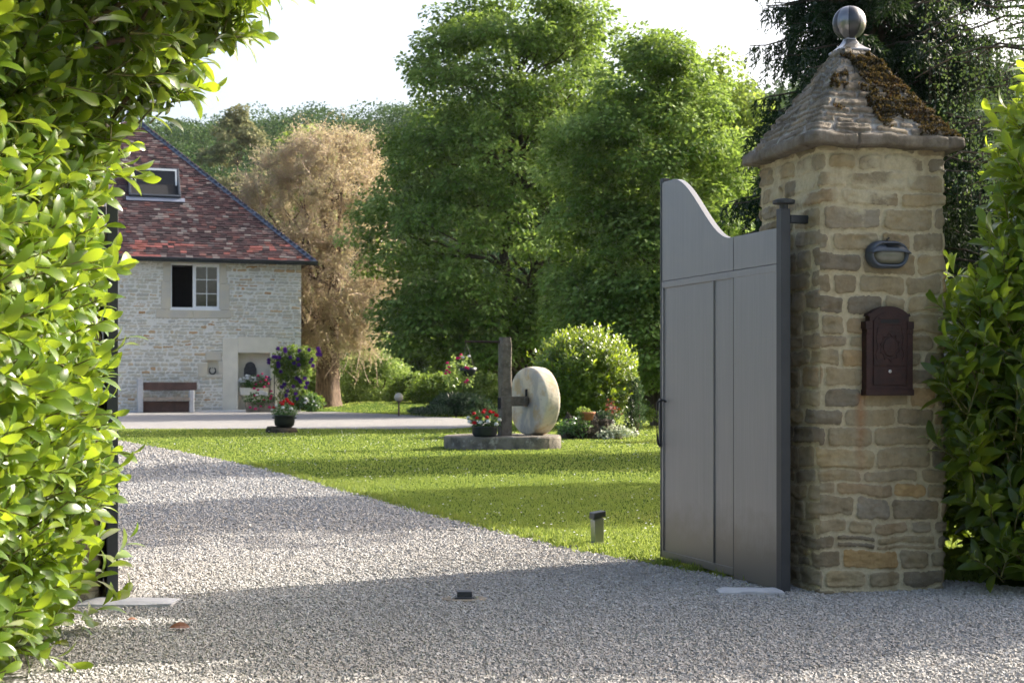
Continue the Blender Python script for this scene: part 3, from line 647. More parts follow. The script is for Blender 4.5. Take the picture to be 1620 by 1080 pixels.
# ------------------------------------------------------------------ house
PH = radians(18); HC = np.array([-8.16, 55.0])
def hx(px):
    r = (810 - px) / K; return -(r * 55 - 8.16) / (cos(PH) + sin(PH) * r)
def hz(px, py): return EYE + (608 - py) / K * (55 + sin(PH) * hx(px))
house = empty('stone_house', (HC[0], HC[1], 0), PH, 'stone house with a steep red and brown tiled hip roof at the back left', 'house')
EZ = hz(476, 414)
wx0, wx1, wz0, wz1 = hx(270), hx(347), hz(308, 490), hz(308, 417)
nx0, nx1, nz1 = hx(376.5), hx(428), hz(402, 558)
sx0, sx1, sz0, sz1 = hx(328), hx(345), hz(336, 592), hz(336, 570)
def lines(a, b, step, extra):
    L = list(np.arange(a, b, step)) + [b]
    for e_ in extra:
        i = int(np.argmin(np.abs(np.array(L) - e_))); L[i] = e_
    return np.array(sorted(L))
gx = lines(-12.3, 0, .04, [wx0, wx1, nx0, nx1, sx0, sx1]); gzv = lines(-.2, EZ, .035, [wz0, wz1, nz1, sz0, sz1])
U, V = np.meshgrid(gx, gzv, indexing='ij'); h, rid = masonry(U + 12.3, V + .2, 12.4, EZ + .4, 77, (.085, .17), (.16, .52), .024, .03, .035, split=.12)
cxm = (gx[1:] + gx[:-1]) / 2; czm = (gzv[1:] + gzv[:-1]) / 2; CX, CZ = np.meshgrid(cxm, czm, indexing='ij')
hole = ((CX > wx0) & (CX < wx1) & (CZ > wz0) & (CZ < wz1)) | ((CX > nx0) & (CX < nx1) & (CZ < nz1)) | ((CX > sx0) & (CX < sx1) & (CZ > sz0) & (CZ < sz1))
m = MB(); grid(m, np.stack([U, -.028 * h + .008 * fbm(U * 6, V * 6, 0, 4), V], -1), rid, h, ~hole)
for nxs, ln, org, sd_ in ((0, 15, (0, 0), 78), (1, 15, (-12.3, 0), 79)):      # side walls
    g1 = np.arange(0, ln + .01, .09); g2 = np.arange(-.2, EZ + .05, .08); U, V = np.meshgrid(g1, g2, indexing='ij'); h, rid = masonry(U, V + .2, ln + .2, EZ + .6, sd_, (.085, .17), (.16, .52), .024, .05, .035)
    s = 1 if nxs == 0 else -1; P = np.stack([org[0] + s * .025 * h, U, V], -1); grid(m, P if s > 0 else P[::-1], rid if s > 0 else rid[::-1], h if s > 0 else h[::-1])
box(m, -12.29, -.01, 15, 15.05, -.2, EZ)
m.build('wall', M_['house_wall'], house, smooth=True)
m = MB()
def recess(m, x0, x1, z0, z1, d, floor=True, back=True):
    m.add([[x0, 0, z0], [x0, d, z0], [x0, d, z1], [x0, 0, z1]], [[0, 1, 2, 3]]); m.add([[x1, 0, z0], [x1, d, z0], [x1, d, z1], [x1, 0, z1]], [[3, 2, 1, 0]])
    m.add([[x0, 0, z1], [x0, d, z1], [x1, d, z1], [x1, 0, z1]], [[0, 1, 2, 3]])
    if floor: m.add([[x0, 0, z0], [x0, d, z0], [x1, d, z0], [x1, 0, z0]], [[3, 2, 1, 0]])
    if back: m.add([[x0, d, z0], [x1, d, z0], [x1, d, z1], [x0, d, z1]], [[0, 1, 2, 3]])
recess(m, nx0, nx1, -.1, nz1, .42); box(m, hx(352), nx0, -.045, .03, -.1, hz(360, 535)); box(m, nx1, hx(440), -.046, .03, -.1, hz(436, 535)); box(m, nx0, nx1, -.0455, .03, nz1, hz(400, 533))
m.build('fountain_alcove', M_['plaster'], house, bevel=.01)
m = MB(); recess(m, wx0, wx1, wz0, wz1, .14, back=False); m.build('window_reveal', M_['cut_stone'], house)
m = MB(); recess(m, wx0 + .02, wx1 - .02, wz0 + .02, wz1 - .02, 1.6)
V = m.v; [v.__setitem__((slice(None), 1), np.where(v[:, 1] < .1, .2, v[:, 1])) for v in V]
m.build('room_interior', M_['room'], house)
m = MB(); pr_ = -.04
for a, b, c_0, d_0 in ((258, 270, 417, 446), (255, 270, 446.7, 490), (347, 358, 417, 447), (347, 363, 447.7, 490)): box(m, hx(a), hx(b), pr_, .01, hz(308, d_0), hz(308, c_0))
box(m, hx(257), hx(300), pr_ - .002, .01, hz(308, 416.7), EZ - .02); box(m, hx(300.5), hx(361), pr_, .01, hz(308, 416.7), EZ - .02)
box(m, hx(247), hx(305), pr_ - .003, .012, hz(308, 503), hz(308, 490.6)); box(m, hx(305.5), hx(366), pr_, .012, hz(308, 502.5), hz(308, 490.6))
m.build('window_surround', M_['cut_stone'], house, bevel=.012)
# window
wf = MB(); t = .065; yb, yf = .12, .02
box(wf, wx0, wx1, yf, yb, wz0, wz0 + t * 1.4); box(wf, wx0, wx1, yf, yb, wz1 - t, wz1); box(wf, wx0, wx0 + t * .7, yf, yb, wz0 + t * 1.4, wz1 - t); box(wf, wx1 - t * 1.3, wx1, yf - .01, yb, wz0 + t * 1.4, wz1 - t)
xm = hx(308); box(wf, xm - .07, xm + .05, yf - .005, yb, wz0 + t * 1.4, wz1 - t); box(wf, wx0 - .03, wx1 + .03, -.05, yf, wz0 - .02, wz0 + .03)
win = wf.build('window', M_['white_pvc'], house, bevel=.006)
x0, x1, z0, z1 = xm + .05, wx1 - t * 1.3, wz0 + t * 1.4, wz1 - t
m = MB(); box(m, x0, x1, .06, .07, z0, z1); m.build('pane', M_['glass'], win)
m = MB(); box(m, x0, x1, .045, .06, z0, z0 + .05); box(m, x0, x1, .045, .06, z1 - .05, z1); xc = (x0 + x1) / 2 + .01; box(m, xc - .012, xc + .012, .045, .059, z0 + .05, z1 - .05)
for q in (1, 2): zc_ = z0 + (z1 - z0) * q / 3; box(m, x0, xc - .012, .046, .059, zc_ - .012, zc_ + .012); box(m, xc + .012, x1, .046, .059, zc_ - .012, zc_ + .012)
m.build('muntin', M_['white_pvc'], win)
# small niche
m = MB(); recess(m, sx0, sx1, sz0, sz1, .2); m.build('small_niche', M_['plaster'], house)
m = MB(); box(m, hx(325), hx(350), -.045, .01, sz1, hz(336, 556)); box(m, hx(325), hx(351), -.07, .05, hz(336, 598), sz0); box(m, hx(313), sx0, -.043, .01, hz(320, 596), hz(320, 574)); box(m, sx1, hx(356), -.044, .01, hz(350, 591), hz(350, 572))
m.build('niche_surround', M_['cut_stone'], house, bevel=.03)
hs = empty('horseshoe', tuple(Matrix.Rotation(PH, 3, 'Z') @ Vector((hx(337), .17, hz(336, 586))) + Vector((HC[0], HC[1], 0))), PH, 'dark iron horseshoe hanging in the small wall niche', 'horseshoe')
m = MB(); a = np.linspace(radians(125), radians(415), 22); P = np.stack([.115 * np.sin(a), 0 * a, .115 * -np.cos(a) * 1.1], -1); P = np.stack([.115 * np.cos(a - pi * 0), 0 * a, .13 * np.sin(a)], -1); tube(m, P, np.interp(np.arange(22), [0, 11, 21], [.018, .03, .018]), 8)
sh = m.build('iron_arc', M_['iron'], hs); sh.scale = (1, .4, 1)
m = MB(); box(m, -.012, .012, -.02, .03, .10, .125); m.build('nail', M_['iron'], hs)
# foot kerb
m = MB(); g = np.linspace(-12.4, nx1 + .9, 60); P = []
for i, x_ in enumerate(g): P.append([(x_, -.62 + .02 * vn(x_, 0, 0, 4), .0), (x_, -.60 + .02 * vn(x_, 0, 0, 4), .07), (x_, .02, .085)])
grid(m, np.array(P)); o = tag(m.build('kerb_strip', M_['slab']), kind='structure'); o.parent = None; o.matrix_world = Matrix.Translation((HC[0], HC[1], 0)) @ Matrix.Rotation(PH, 4, 'Z')
# roof: hip end facing the drive, ridge running back
OV = .5; FO = .42; BX0, BX1 = -12.3 - OV, OV; AX = -6.16; AY = 4.85; RH = 6.24; RB = 15.4
e0 = np.array([BX0, -FO, EZ]); e1 = np.array([BX1, -FO, EZ]); ap = np.array([AX, AY, EZ + RH]); ap2 = np.array([AX, RB, EZ + RH]); b0 = np.array([BX0, RB, EZ]); b1 = np.array([BX1, RB, EZ])
roof = empty('roof', (0, 0, 0)); roof.parent = house
m = MB()
for tri in ((e0, e1, ap), (e1, b1, ap2, ap), (b0, e0, ap, ap2), (b1, b0, ap2), (e0, b0, b1, e1)): m.add(np.array(tri) - np.array([0, 0, .03]), [list(range(len(tri)))])
roof = None
bpy.data.objects.remove(bpy.data.objects['roof'])
rf = m.build('roof', M_['wood_dark'], house)
def tiles(m, a, b, topz, seed, hole=None, step=.125, wd=.23):
    """rows of flat tiles on the plane through eave a-b rising to height topz; clip(x,t)->bool"""
    rg = np.random.default_rng(seed); ex = norm(b - a); W = np.linalg.norm(b - a); 
    def place(lo, hi, s, up, nrm_, t):
        pass
rg = np.random.default_rng(8)
def tile_plane(m, O, ex, up, W, Lh, lo, hi, step=.125, wd=.24, skip=None):
    nrm_ = np.cross(ex, up); cs = []; 
    k = 0; s = 0.0
    while s < Lh:
        x = lo(s) - (k % 2) * wd * .5 + rg.uniform(-.03, .03); xe = hi(s)
        xs_ = []
        while x < xe:
            wv = wd * rg.uniform(.8, 1.15); xa = max(x, lo(s)); xb = min(x + wv - .006, xe)
            if xb - xa > .03 and not (skip and skip((xa + xb) / 2, s)): xs_.append((xa, xb))
            x += wv
        for xa, xb in xs_:
            l = .014 + rg.uniform(0, .013); z0_ = rg.uniform(-.006, .006); sk = rg.uniform(-.01, .01)
            base = [(xa, s - .01 + sk, 0), (xb, s - .01 + sk, 0), (xb, s - .01 + sk, l + z0_), (xa, s - .01 + sk, l + z0_ + rg.uniform(-.003, .003)), (xa, s + step + .05, .004), (xb, s + step + .05, .004)]
            cs.append(base)
        s += step; k += 1
    B = np.array(cs); n = len(B); V = O + B[..., 0:1] * ex + B[..., 1:2] * up + B[..., 2:3] * nrm_
    u_ = B[:, :, 0].mean(1); s_ = B[:, 0, 1]
    base_r = rg.random(n); patch = fbm(u_ * .5, s_ * .6, 0, 55)
    r = np.clip(base_r * .80 + .16 * patch + .02, 0, 1)
    red = (s_ < .8) & (fbm(u_ * 1.3, s_ * 4, 0, 66) > .1) & (rg.random(n) < .5); r = np.where(red, rg.uniform(.93, 1, n), r)
    F1 = np.array([[0, 1, 2, 3], [3, 2, 5, 4]]); F2 = np.array([[0, 3, 4], [1, 5, 2]]); off = np.arange(n)[:, None, None] * 6
    m.add(V.reshape(-1, 3), [(F1[None] + off).reshape(-1, 4), (F2[None] + off).reshape(-1, 3)], np.repeat(r, 6))
m = MB(); upf = norm(np.array([0, AY + FO, RH])); Lf_ = sqrt((AY + FO) ** 2 + RH ** 2)
wxc = hx(250); sky_s0, sky_s1 = .40 * Lf_, .58 * Lf_
tile_plane(m, e0, np.array([1., 0, 0]), upf, BX1 - BX0, Lf_, lambda s: (AX - BX0) * s / Lf_, lambda s: (BX1 - BX0) - (BX1 - AX) * s / Lf_)
ups = norm(np.array([AX - BX1, 0, RH])); Ls = sqrt((BX1 - AX) ** 2 + RH ** 2)
tile_plane(m, e1, np.array([0, 1., 0]), ups, RB + FO, Ls, lambda s: (AY + FO) * s / Ls, lambda s: RB + FO, step=.2, wd=.34)
m.build('tiles', M_['tile'], rf)
m = MB()
for a_, b_ in ((e1, ap), (e0, ap)):
    d_ = norm(b_ - a_); side = norm(np.cross(d_, [0, 0, 1])); up_ = np.cross(side, d_)
    n_seg = 9
    for i in range(n_seg):
        p0 = a_ + (b_ - a_) * i / n_seg - d_ * .02; p1 = a_ + (b_ - a_) * (i + 1) / n_seg; lift = .05 - .012 * (i % 2)
        V = [p0 - side * .13 - up_ * .07, p0 + up_ * lift, p0 + side * .13 - up_ * .07, p1 - side * .13 - up_ * .07, p1 + up_ * lift, p1 + side * .13 - up_ * .07]
        V += [v - up_ * .03 for v in V]
        m.add(V, [np.array([[0, 1, 4, 3], [1, 2, 5, 4], [6, 9, 10, 7], [7, 10, 11, 8], [0, 6, 7, 1], [1, 7, 8, 2], [3, 4, 10, 9], [4, 5, 11, 10], [0, 3, 9, 6], [2, 8, 11, 5]])])
V = [ap, ap2]; tube(m, [ap + [0, -.1, .03], ap2 + [0, 0, .03]], .13, 8)
m.build('hip_flashing', M_['hip_metal'], rf)
m = MB(); gp = []
th = np.linspace(pi, 2 * pi, 9)
for x_ in (BX0 - .02, BX1 + .06): gp.append([(x_, -FO - .07 + .085 * cos(a), EZ - .015 + .085 * sin(a)) for a in th])
grid(m, np.array(gp)); tube(m, [(BX0 - .02, -FO - .155, EZ - .015), (BX1 + .06, -FO - .155, EZ - .015)], .014, 6); box(m, BX1 + .04, BX1 + .06, -FO - .15, -FO + .01, EZ - .1, EZ - .01); box(m, BX0, BX1 + .05, -FO + .0, -FO + .03, EZ - .16, EZ - .02)
gt = m.build('gutter', M_['gutter'], house); sd = gt.modifiers.new('s', 'SOLIDIFY'); sd.thickness = .006
m = MB(); box(m, BX0, BX1, -FO + .03, .0, EZ - .1, EZ - .06); m.build('soffit', M_['wood_dark'], house)
# skylight
sc = wxc; sm = .49 * Lf_
sO = np.array([sc, -FO, EZ]) + upf * sm; nf_ = np.cross([1., 0, 0], upf)
skl = empty('skylight', (0, 0, 0)); skl.parent = house
def sbox(m, xa, xb, sa, sb, na, nb, tilt=0):
    c_, s_ = cos(tilt), sin(tilt); V = []
    for n__ in (na, nb):
        for x__, y__ in ((xa, sa), (xb, sa), (xb, sb), (xa, sb)):
            yy = y__ * c_ - n__ * s_; nn__ = y__ * s_ + n__ * c_; V.append(sO + np.array([x__, 0, 0]) + upf * yy + nf_ * nn__)
    m.add(V, BF)
hw_, hh_ = .98, .80
m = MB(); sbox(m, -hw_, hw_, -hh_, -hh_ + .1, 0, .13); sbox(m, -hw_, hw_, hh_ - .12, hh_, 0, .15); sbox(m, -hw_, -hw_ + .09, -hh_ + .1, hh_ - .12, 0, .14); sbox(m, hw_ - .09, hw_, -hh_ + .1, hh_ - .12, 0, .14)
m.build('skylight_frame', M_['gutter'], skl, bevel=.01)
m = MB(); sbox(m, -hw_ + .09, hw_ - .09, -hh_ + .1, hh_ - .12, .02, .035); m.build('dark_sheet', M_['room'], skl)  # dark sheet painted in place of the unlit opening
m = MB(); sbox(m, -hw_ + .11, hw_ - .11, -.62, -.54, .0, .06, radians(24)); sbox(m, -hw_ + .11, hw_ - .11, .56, .64, .0, .06, radians(24)); sbox(m, -hw_ + .11, -hw_ + .17, -.54, .56, .0, .06, radians(24)); sbox(m, hw_ - .17, hw_ - .11, -.54, .56, .0, .06, radians(24))
sa_ = m.build('sash', M_['white_pvc'], skl)
m = MB(); sbox(m, -hw_ + .17, hw_ - .17, -.54, .56, .02, .04, radians(24)); m.build('pane', M_['iron'], sa_)  # opaque black pane paints the dark behind the glass
m = MB(); sbox(m, -hw_ - .1, hw_ + .14, -hh_ - .2, -hh_, .02, .045); m.build('sill_flashing', M_['flash'], skl)

def hw(x, y, z=0): 
    v = Matrix.Rotation(PH, 3, 'Z') @ Vector((x, y, z)); return (HC[0] + v.x, HC[1] + v.y, z)
# alcove furniture (fixed parts stay with the house)
m = MB(); zl0, zl1 = hz(402, 626), hz(402, 613); lathe(m, [(.0, zl0 - .04), (.3, zl0 - .02), (.56, zl0 + .04), (.585, zl1 - .08), (.6, zl1 - .06), (.6, zl1), (.54, zl1), (.5, zl1 - .1), (0, zl1 - .12)], ((nx0 + nx1) / 2, .12, 0), 28, sy=.55)
m.build('basin', M_['plaster'], house)
pq = empty('wall_plaque', hw(hx(398), .40, hz(398, 600)), PH, 'dark iron plaque with rounded top on the back of the fountain alcove', 'plaque')
m = MB(); w_ = (hx(408) - hx(388)) / 2; Hq = hz(398, 572) - hz(398, 600); pts = [(-w_, 0), (w_, 0), (w_, Hq * .62), (w_ * .86, Hq * .70)] + [(w_ * .84 * cos(a), Hq * .70 + Hq * .30 * sin(a)) for a in np.linspace(.1, pi - .1, 12)] + [(-w_ * .86, Hq * .70), (-w_, Hq * .62)]
prism(m, pts, -.04, .0); m.build('plate', M_['plaque'], pq, bevel=.01)
m = MB(); pts2 = [(x_ * .78, z_ * .82 + Hq * .08) for x_, z_ in pts]; prism(m, pts2, -.055, -.04); m.build('relief', M_['plaque'], pq, bevel=.01)
m = MB(); q0 = hx(398); box(m, q0 - .12, q0 + .14, .35, .425, hz(402, 640), hz(402, 627)); m.build('overflow_hole', M_['slot'], house)

# bench
bc = hx(258); ben = empty('stone_bench', hw(bc, -.95), PH, 'long stone bench with dark plank backrest against the house wall', 'bench')
bw0, bw1 = hx(224) - bc, hx(297) - bc
m = MB(); box(m, bw0 - .2, bw0 + .0, .0, .45, 0, hz(220, 599)); m.build('leg', M_['slab'], ben, bevel=.02)
m = MB(); box(m, bw1 - .02, bw1 + .15, .0, .45, 0, hz(296, 617)); m.build('leg', M_['slab'], ben, bevel=.02)
m = MB(); box(m, bw0 + .0, bw1 + .28, .30, .40, hz(258, 617), hz(258, 604.5)); m.build('backrest', M_['wood_dark'], ben, bevel=.015)
m = MB(); box(m, bw0 + .0, bw1 - .02, -.05, .45, hz(258, 633), hz(258, 628)); m.build('seat', M_['wood_grey'], ben, bevel=.012)
m = MB(); box(m, bw0 + .001, bw1 - .021, .22, .3, .02, hz(258, 634)); m.build('back_board', M_['wood_dark'], ben)

# ------------------------------------------------------------------ flowers
def bloom(c, r, rg, n=44):
    m = MB(); d = rdir(rg, n); d[:, 2] = np.abs(d[:, 2]) * .9 - .25 * (rg.random(n) < .3); d = norm(d)
    ax = norm(np.cross(d, rdir(rg, n))); scatter(m, np.asarray(c) + d * r * .7 - ax * r * .28, ax, d, r * .6, r * .55, (hexa[0] * .6 + np.array([0, .5, 0]), hexa[1]), rg.random(n)); return m
def leafball(m, c, rad, n, L, rg, flat=1.0, droop=.3):
    d = rdir(rg, n); p = np.asarray(c) + d * np.asarray(rad) * (rg.uniform(.35, 1, (n, 1)) ** .6)
    ax = norm(d * .8 + rdir(rg, n) * .8 + np.array([0, 0, -droop])); nr = norm(d + np.array([0, 0, .9]) + rdir(rg, n) * .5)
    scatter(m, p, ax, nr, L * rg.uniform(.6, 1.2, n), L * .8, SIMP, np.clip(rg.normal(.5, .25, n), 0, 1)); return m
def planting(root, c, rad, blooms, rg, L=.07, n=420, br=.05, mat='geranium'):
    m = MB(); leafball(m, c, rad, n, L, rg); pl = m.build('plant', M_[mat], root)
    for (x, y, z, col) in blooms: bloom((x, y, z), br * rg.uniform(.8, 1.2), rg).build('flower_head', M_[col], pl)
    return pl
rg = np.random.default_rng(41)
# mill flowerpot
MD = 23.6
def mx(px): return (px - 810) / K * MD
pt = empty('round_planter', (mx(768), 22.9, .20), 0, 'black round planter of red geraniums on the millstone base', 'flower pot')
m = MB(); lathe(m, [(0, 0), (.17, 0), (.2, .05), (.205, .15), (.215, .165), (.2, .17), (.19, .14), (0, .13)], (0, 0, 0), 24); m.build('pot', M_['pot_blue'], pt, smooth=True)
bl_ = [(-.17, -.12, .37, 'f_red'), (-.02, -.1, .39, 'f_red'), (.09, -.13, .40, 'f_red'), (.19, -.1, .34, 'f_red'), (-.16, -.18, .22, 'f_red'), (-.12, -.17, .30, 'f_red'), (.04, -.17, .31, 'f_red'), (.0, .05, .42, 'f_red'), (.14, .02, .38, 'f_red'), (-.06, -.2, .23, 'f_white'), (.06, -.21, .25, 'f_white'), (.19, -.17, .2, 'f_white'), (-.24, -.1, .24, 'f_white'), (.24, -.08, .27, 'f_white'), (-.26, -.05, .30, 'f_white')]
planting(pt, (0, 0, .25), (.25, .22, .13), bl_, rg, .06, 500, .045)
# cauldron by the court
cb = at(445, 608, 30.9); st = empty('pot_stone', (cb[0], cb[1], 0), .1, 'flat rough stone on the grass under the black cauldron', 'stone')
m = MB(); th = np.linspace(0, 2 * pi, 28, endpoint=False)
def blobstack(m, rx, ry, zs, seed, cx=0, cy=0):
    rings = []
    for f_, z_ in zs:
        rr = f_ * (1 + .14 * vn(np.cos(th) * 2 + 3, np.sin(th) * 2, z_ * 6, seed)); rings.append(np.stack([cx + rx * rr * np.cos(th), cy + ry * rr * np.sin(th), z_ + .01 * vn(np.cos(th) * 4, np.sin(th) * 4, 1, seed)], -1))
    loft(m, np.array(rings), np.full((len(zs), len(th)), .5), np.zeros((len(zs), len(th))))
blobstack(m, .32, .26, [(0, -.02), (1, -.01), (1.02, .05), (.96, .1), (0, .11)], 3); blobstack(m, .14, .18, [(0, .0), (1, .01), (1, .09), (.9, .13), (0, .135)], 5, -.17, -.05)
m.build('slab', M_['rock'], st, smooth=False)
cp = empty('cauldron_planter', (cb[0] + .07, cb[1], .11), 0, 'black cauldron of bright red and white geraniums on the lawn', 'flower pot')
m = MB(); lathe(m, [(0, 0), (.15, .0), (.205, .05), (.225, .13), (.215, .22), (.235, .245), (.24, .27), (.22, .27), (.205, .22), (0, .21)], (0, 0, 0), 28); m.build('pot', M_['pot_black'], cp, smooth=True)
for s in (-1, 1): m = MB(); tube(m, [(s * .215, -.04, .2), (s * .26, -.03, .215), (s * .26, .03, .215), (s * .215, .04, .2)], .012, 6); m.build('lug', M_['pot_black'], cp)
bl_ = [(-.07, -.1, .53, 'f_red'), (.0, -.12, .56, 'f_red'), (.06, -.08, .60, 'f_red'), (.14, -.1, .52, 'f_red'), (-.02, -.15, .5, 'f_red'), (.08, .0, .55, 'f_red'), (.18, -.05, .50, 'f_red'), (-.16, -.12, .47, 'f_white'), (-.22, -.1, .42, 'f_red'), (.17, -.17, .40, 'f_white'), (-.26, -.05, .38, 'f_white'), (.0, -.2, .42, 'f_white')]
planting(cp, (0, 0, .36), (.28, .25, .15), bl_, rg, .06, 600, .05)
# white flowered plant beside the cauldron, at the trellis foot
# alcove planters
zt = zl1
al = empty('alcove_flower_box', hw((nx0 + nx1) / 2, .05, zt), PH, 'white and pink flowers in a box on the fountain basin in the alcove', 'flower box')
m = MB(); box(m, -.5, .5, -.12, .12, .0, .12); m.build('box', M_['old_stone'], al, bevel=.01)
bl_ = [(rg.uniform(-.58, .0), rg.uniform(-.35, -.2), rg.uniform(.2, .45), 'f_white') for _ in range(22)] + [(.03, -.3, .12, 'f_pink'), (.2, -.36, .22, 'f_pink'), (.38, -.38, .28, 'f_pink'), (.32, -.4, .02, 'f_pink'), (.1, -.35, .45, 'f_pink'), (.42, -.33, .40, 'f_pink'), (.5, -.3, .15, 'f_pink'), (.1, -.38, -.1, 'f_pink'), (.25, -.36, .52, 'f_pink'), (.52, -.28, .38, 'f_purple'), (.56, -.3, .3, 'f_purple')]
planting(al, (.03, -.1, .22), (.62, .26, .24), bl_, rg, .1, 600, .07)
tr = empty('stone_trough_planter', hw((hx(383) + hx(427)) / 2, -1.0), PH, 'mossy stone trough of pink and white flowers below the alcove', 'flower trough')
m = MB(); V = []
for f_, z_ in ((.9, 0), (1, .38), (.92, .40), (.9, .3)):
    V += [[-.54 * f_, -.2 * f_, z_], [.54 * f_, -.2 * f_, z_], [.54 * f_, .2 * f_, z_], [-.54 * f_, .2 * f_, z_]]
i = np.arange(3)[:, None] * 4; j = np.arange(4)[None]; k = (j + 1) % 4
m.add(V, [np.stack([i + j, i + k, i + 4 + k, i + 4 + j], -1).reshape(-1, 4), np.array([[3, 2, 1, 0], [12, 13, 14, 15]])]); m.build('trough', M_['old_stone'], tr, bevel=.02)
bl_ = [(rg.uniform(-.2, .3), -.3, rg.uniform(.6, .78), 'f_white') for _ in range(12)] + [(-.4, -.3, .18, 'f_pink'), (-.2, -.32, .12, 'f_pink'), (.0, -.3, .22, 'f_pink'), (.32, -.3, .18, 'f_pink'), (.12, -.28, .45, 'f_pink'), (.36, -.25, .5, 'f_pink'), (-.22, -.28, .62, 'f_pink'), (.2, -.25, .68, 'f_pink'), (.4, -.2, .6, 'f_pink'), (-.22, -.1, .88, 'f_pink'), (.42, -.1, .78, 'f_pink')]
planting(tr, (0, 0, .48), (.64, .34, .28), bl_, rg, .1, 750, .075)
# clematis on a lattice
tx = hx(455); cl = empty('clematis_trellis', hw(tx, -.75), PH, 'purple clematis climbing a diamond lattice at the house corner', 'climbing plant')
m = MB(); ztp = hz(455, 560); W2 = .62
def lat(x): return -.30 * (1 - (x / W2) ** 2)
for k in range(-9, 10):
    for s in (-1, 1):
        P = []
        for q in np.linspace(0, 1, 12):
            z_ = .15 + (ztp - .15) * q; x_ = k * .2 + s * (z_ - 1.1) * .62
            if abs(x_) <= W2: P.append((x_, lat(x_), z_))
        if len(P) > 1: tube(m, P, .011, 4)
for s in (-1, 1): tube(m, [(s * W2, 0, 0), (s * W2, 0, ztp)], .02, 5)
tube(m, [(.0, -.1, ztp - .2), (.14, -.1, hz(462, 541))], .012, 4)
m.build('lattice', M_['iron'], cl)
m = MB(); 
for (x_, z_, rx, rz_, n) in ((0, ztp - .15, .72, .45, 900), (-.3, ztp - .55, .4, .5, 420), (.25, ztp - .7, .5, .6, 500), (0, 1.0, .55, .7, 420), (.5, .45, .5, .35, 500), (.9, .35, .35, .3, 300), (-.45, 1.6, .2, .4, 150), (.6, ztp - .1, .35, .4, 300), (-.62, ztp - .35, .2, .25, 120), (0, .45, .6, .35, 300)):
    leafball(m, (x_, -.25, z_), (rx, .28, rz_), n, .12, rg)
fo = m.build('foliage', M_['shrub'], cl)
for k in range(40):
    q = rg.random(); x_, z_ = ((rg.uniform(-.75, .95), ztp + rg.uniform(-.5, .25)) if q < .72 else (rg.uniform(-.5, .6), rg.uniform(.5, ztp - .6)))
    if k < 3: x_, z_ = .95 + .04 * k, ztp + .2 - .12 * k
    if k in (3, 4): x_, z_ = -.95 + .05 * k * .2, ztp - .35 + .1 * (k - 3)
    n = 6; th_ = np.arange(n) * pi / 3; c_ = np.array([x_, -.55 - .0 * x_, z_]); tl = rdir(rg, 1)[0] * .4
    zz_ = norm(np.array([tl[0], -1, tl[2]])); a1 = norm(np.cross(zz_, [0, 0, 1.])); a2 = np.cross(zz_, a1); ax = a1 * np.cos(th_)[:, None] + a2 * np.sin(th_)[:, None]
    m = MB(); scatter(m, np.repeat(c_[None], n, 0), ax, np.repeat(zz_[None], n, 0), .10, .075, SIMP, rg.random(n)); m.build('flower', M_['f_purple'], fo)
wp = empty('white_flower_clump', hw(hx(481), -1.25), PH, 'small leafy plant with white flowers at the foot of the clematis', 'flowering plant')
planting(wp, (0, 0, .38), (.42, .3, .32), [(-.2, -.3, .5, 'f_white'), (-.13, -.3, .42, 'f_white'), (.1, -.3, .4, 'f_white'), (-.22, -.28, .35, 'f_white'), (.2, -.25, .25, 'f_white')], rg, .13, 350, .07)

# ------------------------------------------------------------------ millstone monument
mb_ = empty('millstone', (mx(795), 23.5, 0), 0, 'upright limestone millstone and weathered post on a low stone base', 'millstone')
m = MB(); th = np.linspace(0, 2 * pi, 64, endpoint=False); rings = []
for f_, z_ in ((.99, -.03), (1.0, .02), (1.0, .17), (.985, .2), (.9, .205), (.0, .2)):
    rr = f_ * (1 + .018 * vn(np.cos(th) * 5, np.sin(th) * 5, z_ * 8, 4) * (f_ > .5)); sq = (np.abs(np.cos(th)) ** 3 + np.abs(np.sin(th)) ** 3) ** (-1 / 3)
    rings.append(np.stack([.96 * rr * sq * np.cos(th), .78 * rr * sq * np.sin(th), z_ + .008 * vn(np.cos(th) * 6, np.sin(th) * 6, z_, 6)], -1))
loft(m, np.array(rings), np.full((6, 64), .5), np.zeros((6, 64))); m.build('stone_base', M_['mill_base'], mb_, bevel=.006)
m = MB(); px_ = mx(799) - mx(795); hs_ = .095; rings = []
for q in np.linspace(0, 1, 14):
    z_ = .19 + q * 1.62; t_p = 1 - .06 * q - (.12 if q > .985 else 0)
    sq = np.array([(-1, -.8), (-.8, -1), (.8, -1), (1, -.8), (1, .8), (.8, 1), (-.8, 1), (-1, .8)]) * hs_ * t_p; ang = radians(20); c0, s0 = cos(ang), sin(ang)
    rings.append(np.stack([px_ + sq[:, 0] * c0 - sq[:, 1] * s0 + .006 * vn(q * 9, np.arange(8.), 0, 3), sq[:, 0] * s0 + sq[:, 1] * c0 - .3, np.full(8, z_)], -1))
loft(m, np.array(rings), np.full((14, 8), .5), np.zeros((14, 8))); m.add(rings[-1] + np.array([0, 0, .0]), [list(range(8))]); m.add([[px_, -.3, 1.83]] , np.zeros((0, 3), int)) if False else None
po = m.build('post', M_['mill_wood'], mb_)
